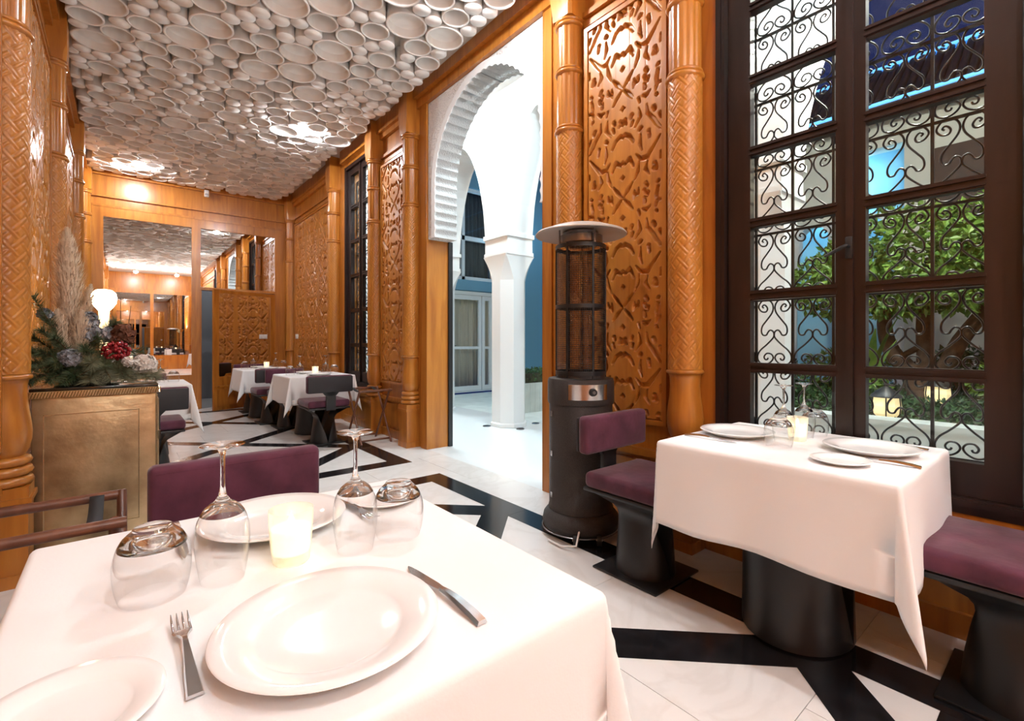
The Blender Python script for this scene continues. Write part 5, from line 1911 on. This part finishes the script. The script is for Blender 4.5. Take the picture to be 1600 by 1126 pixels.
def petal_ball(c, r, n, size, mat, name):
    r_ = random.Random(n)
    bb = B()
    c = Vector(c) - FA
    for k in range(n):
        v = Vector((r_.gauss(0, 1), r_.gauss(0, 1), r_.gauss(0, 1))).normalized()
        p = c + v * r * r_.uniform(0.75, 1.0)
        s = v.orthogonal().normalized()
        s = Matrix.Rotation(r_.uniform(0, 6.28), 3, v) @ s
        t = v.cross(s)
        w = size * r_.uniform(0.7, 1.2)
        bb.add([p - t * w * 0.2, p + s * w * 0.5 + v * w * 0.3, p + t * w * 0.8 + v * w * 0.45, p - s * w * 0.5 + v * w * 0.3], [(0, 1, 2, 3)])
    o = part(name, bb, mat, fa)
    o['kind'] = 'stuff'
    part('flower_core', B().lathe([(0.0, -r * 0.72), (r * 0.5, -r * 0.5), (r * 0.72, 0), (r * 0.5, r * 0.5), (0, r * 0.72)], 12, tuple(c), cap=False), mat, fa, 60)


petal_ball((-0.215, 3.57, 1.09), 0.040, 260, 0.028, 'silver_flower', 'silver_flower')
petal_ball((-0.150, 3.74, 1.30), 0.045, 260, 0.030, 'silver_flower', 'silver_flower')
petal_ball((-0.130, 3.70, 1.22), 0.045, 200, 0.028, 'silver_flower', 'silver_flower')
petal_ball((-0.055, 3.70, 1.22), 0.038, 220, 0.024, 'silver_flower', 'silver_flower')
petal_ball((-0.32, 3.66, 1.33), 0.024, 120, 0.024, 'silver_flower', 'silver_flower')
petal_ball((0.005, 3.70, 1.215), 0.055, 160, 0.04, 'brown_leaf', 'brown_leaves')
petal_ball((0.112, 3.62, 1.035), 0.056, 420, 0.030, 'flower_white', 'white_flower')
petal_ball((0.03, 3.56, 1.06), 0.022, 80, 0.018, 'flower_white', 'white_flower')
bm_ = B().lathe([(0.0, -1), (0.6, -0.8), (0.95, -0.3), (0.95, 0.3), (0.6, 0.8), (0, 1)], 10, cap=False).mesh('berry', 'berry', 80)
for k in range(85):
    v = Vector((r3.gauss(0, 1), r3.gauss(0, 1), r3.gauss(0, 1))).normalized()
    p = Vector((-0.02, 3.60, 1.125)) - FA + Vector((v.x * 0.066, v.y * 0.05, v.z * 0.056)) * r3.uniform(0.75, 1.0)
    rr = r3.uniform(0.008, 0.0115)
    put('berry', bm_, fa, p, (0, 0, 0), (rr, rr, rr))
for (a_, c_) in (((-0.02, 3.8, 1.05), (0.0, 3.85, 1.45)), ((0.0, 3.8, 1.05), (0.05, 3.80, 1.40)), ((-0.28, 3.6, 0.97), (-0.37, 3.50, 1.02)), ((-0.20, 3.55, 0.97), (-0.12, 3.50, 1.03))):
    part('twig', B().tube([Vector(a_) - FA, (Vector(a_) + Vector(c_)) / 2 - FA + Vector((0.01, 0, 0.01)), Vector(c_) - FA], [0.003, 0.0025, 0.0015], 6), 'twig', fa)

# ------------------------------------------------------------------ switches and socket
def plate_on_wall(name, loc, w, h, label, cat, n=1):
    o = tag(empty(name, loc), label, cat)
    part('cover', B().rbox(-0.010, -w / 2, -h / 2, 0.002, w / 2, h / 2, 0.003), 'plastic_white', o, 40)
    for k in range(n):
        y_ = (k - (n - 1) / 2) * w / n
        part('rocker' if name == 'light_switch' else 'socket_face', B().rbox(-0.013, y_ - 0.022, -0.025, -0.008, y_ + 0.022, 0.025, 0.002), 'plastic_white' if name == 'light_switch' else 'plastic_grey', o, 40)
    return o


plate_on_wall('light_switch', (XR - 0.03, 9.45, 1.27), 0.16, 0.085, 'white double light switch on the carved wall by the mirrored door', 'switch', 2)
plate_on_wall('wall_socket', (XR - 0.016, 5.16, 0.22), 0.085, 0.12, 'grey wall socket low on the dado beside the arch column', 'socket', 1)

# ------------------------------------------------------------------ unseen uplighters added behind the viewer to brighten the ceiling
up0 = None
for (x, y_, lb) in ((-0.22, -1.35, 'added floor uplighter behind the viewer on the cabinet side'), (2.28, -0.85, 'added floor uplighter behind the viewer on the window side')):
    if up0 is None:
        up0 = empty('added_uplighter')
        part('foot', B().lathe([(0.15, 0.0), (0.15, 0.015), (0.03, 0.03)], 28), 'black_metal', up0, 40)
        part('pole', B().lathe([(0.012, 0.025), (0.012, 1.62)], 12), 'black_metal', up0, 40)
        part('bowl', B().lathe([(0.02, 1.60), (0.09, 1.64), (0.15, 1.72), (0.16, 1.78), (0.15, 1.775)], 32, cap=False), 'brass_bright', up0, 50)
        part('lamp_disc', B().lathe([(0.0, 1.745), (0.135, 1.745)], 32, cap=False), 'added_bulb_up', up0, 50)
        o = up0
    else:
        o = copy_tree(up0)
    o.location = (x, y_, 0.0016)
    tag(o, lb, 'lamp', 'added floor uplighters')
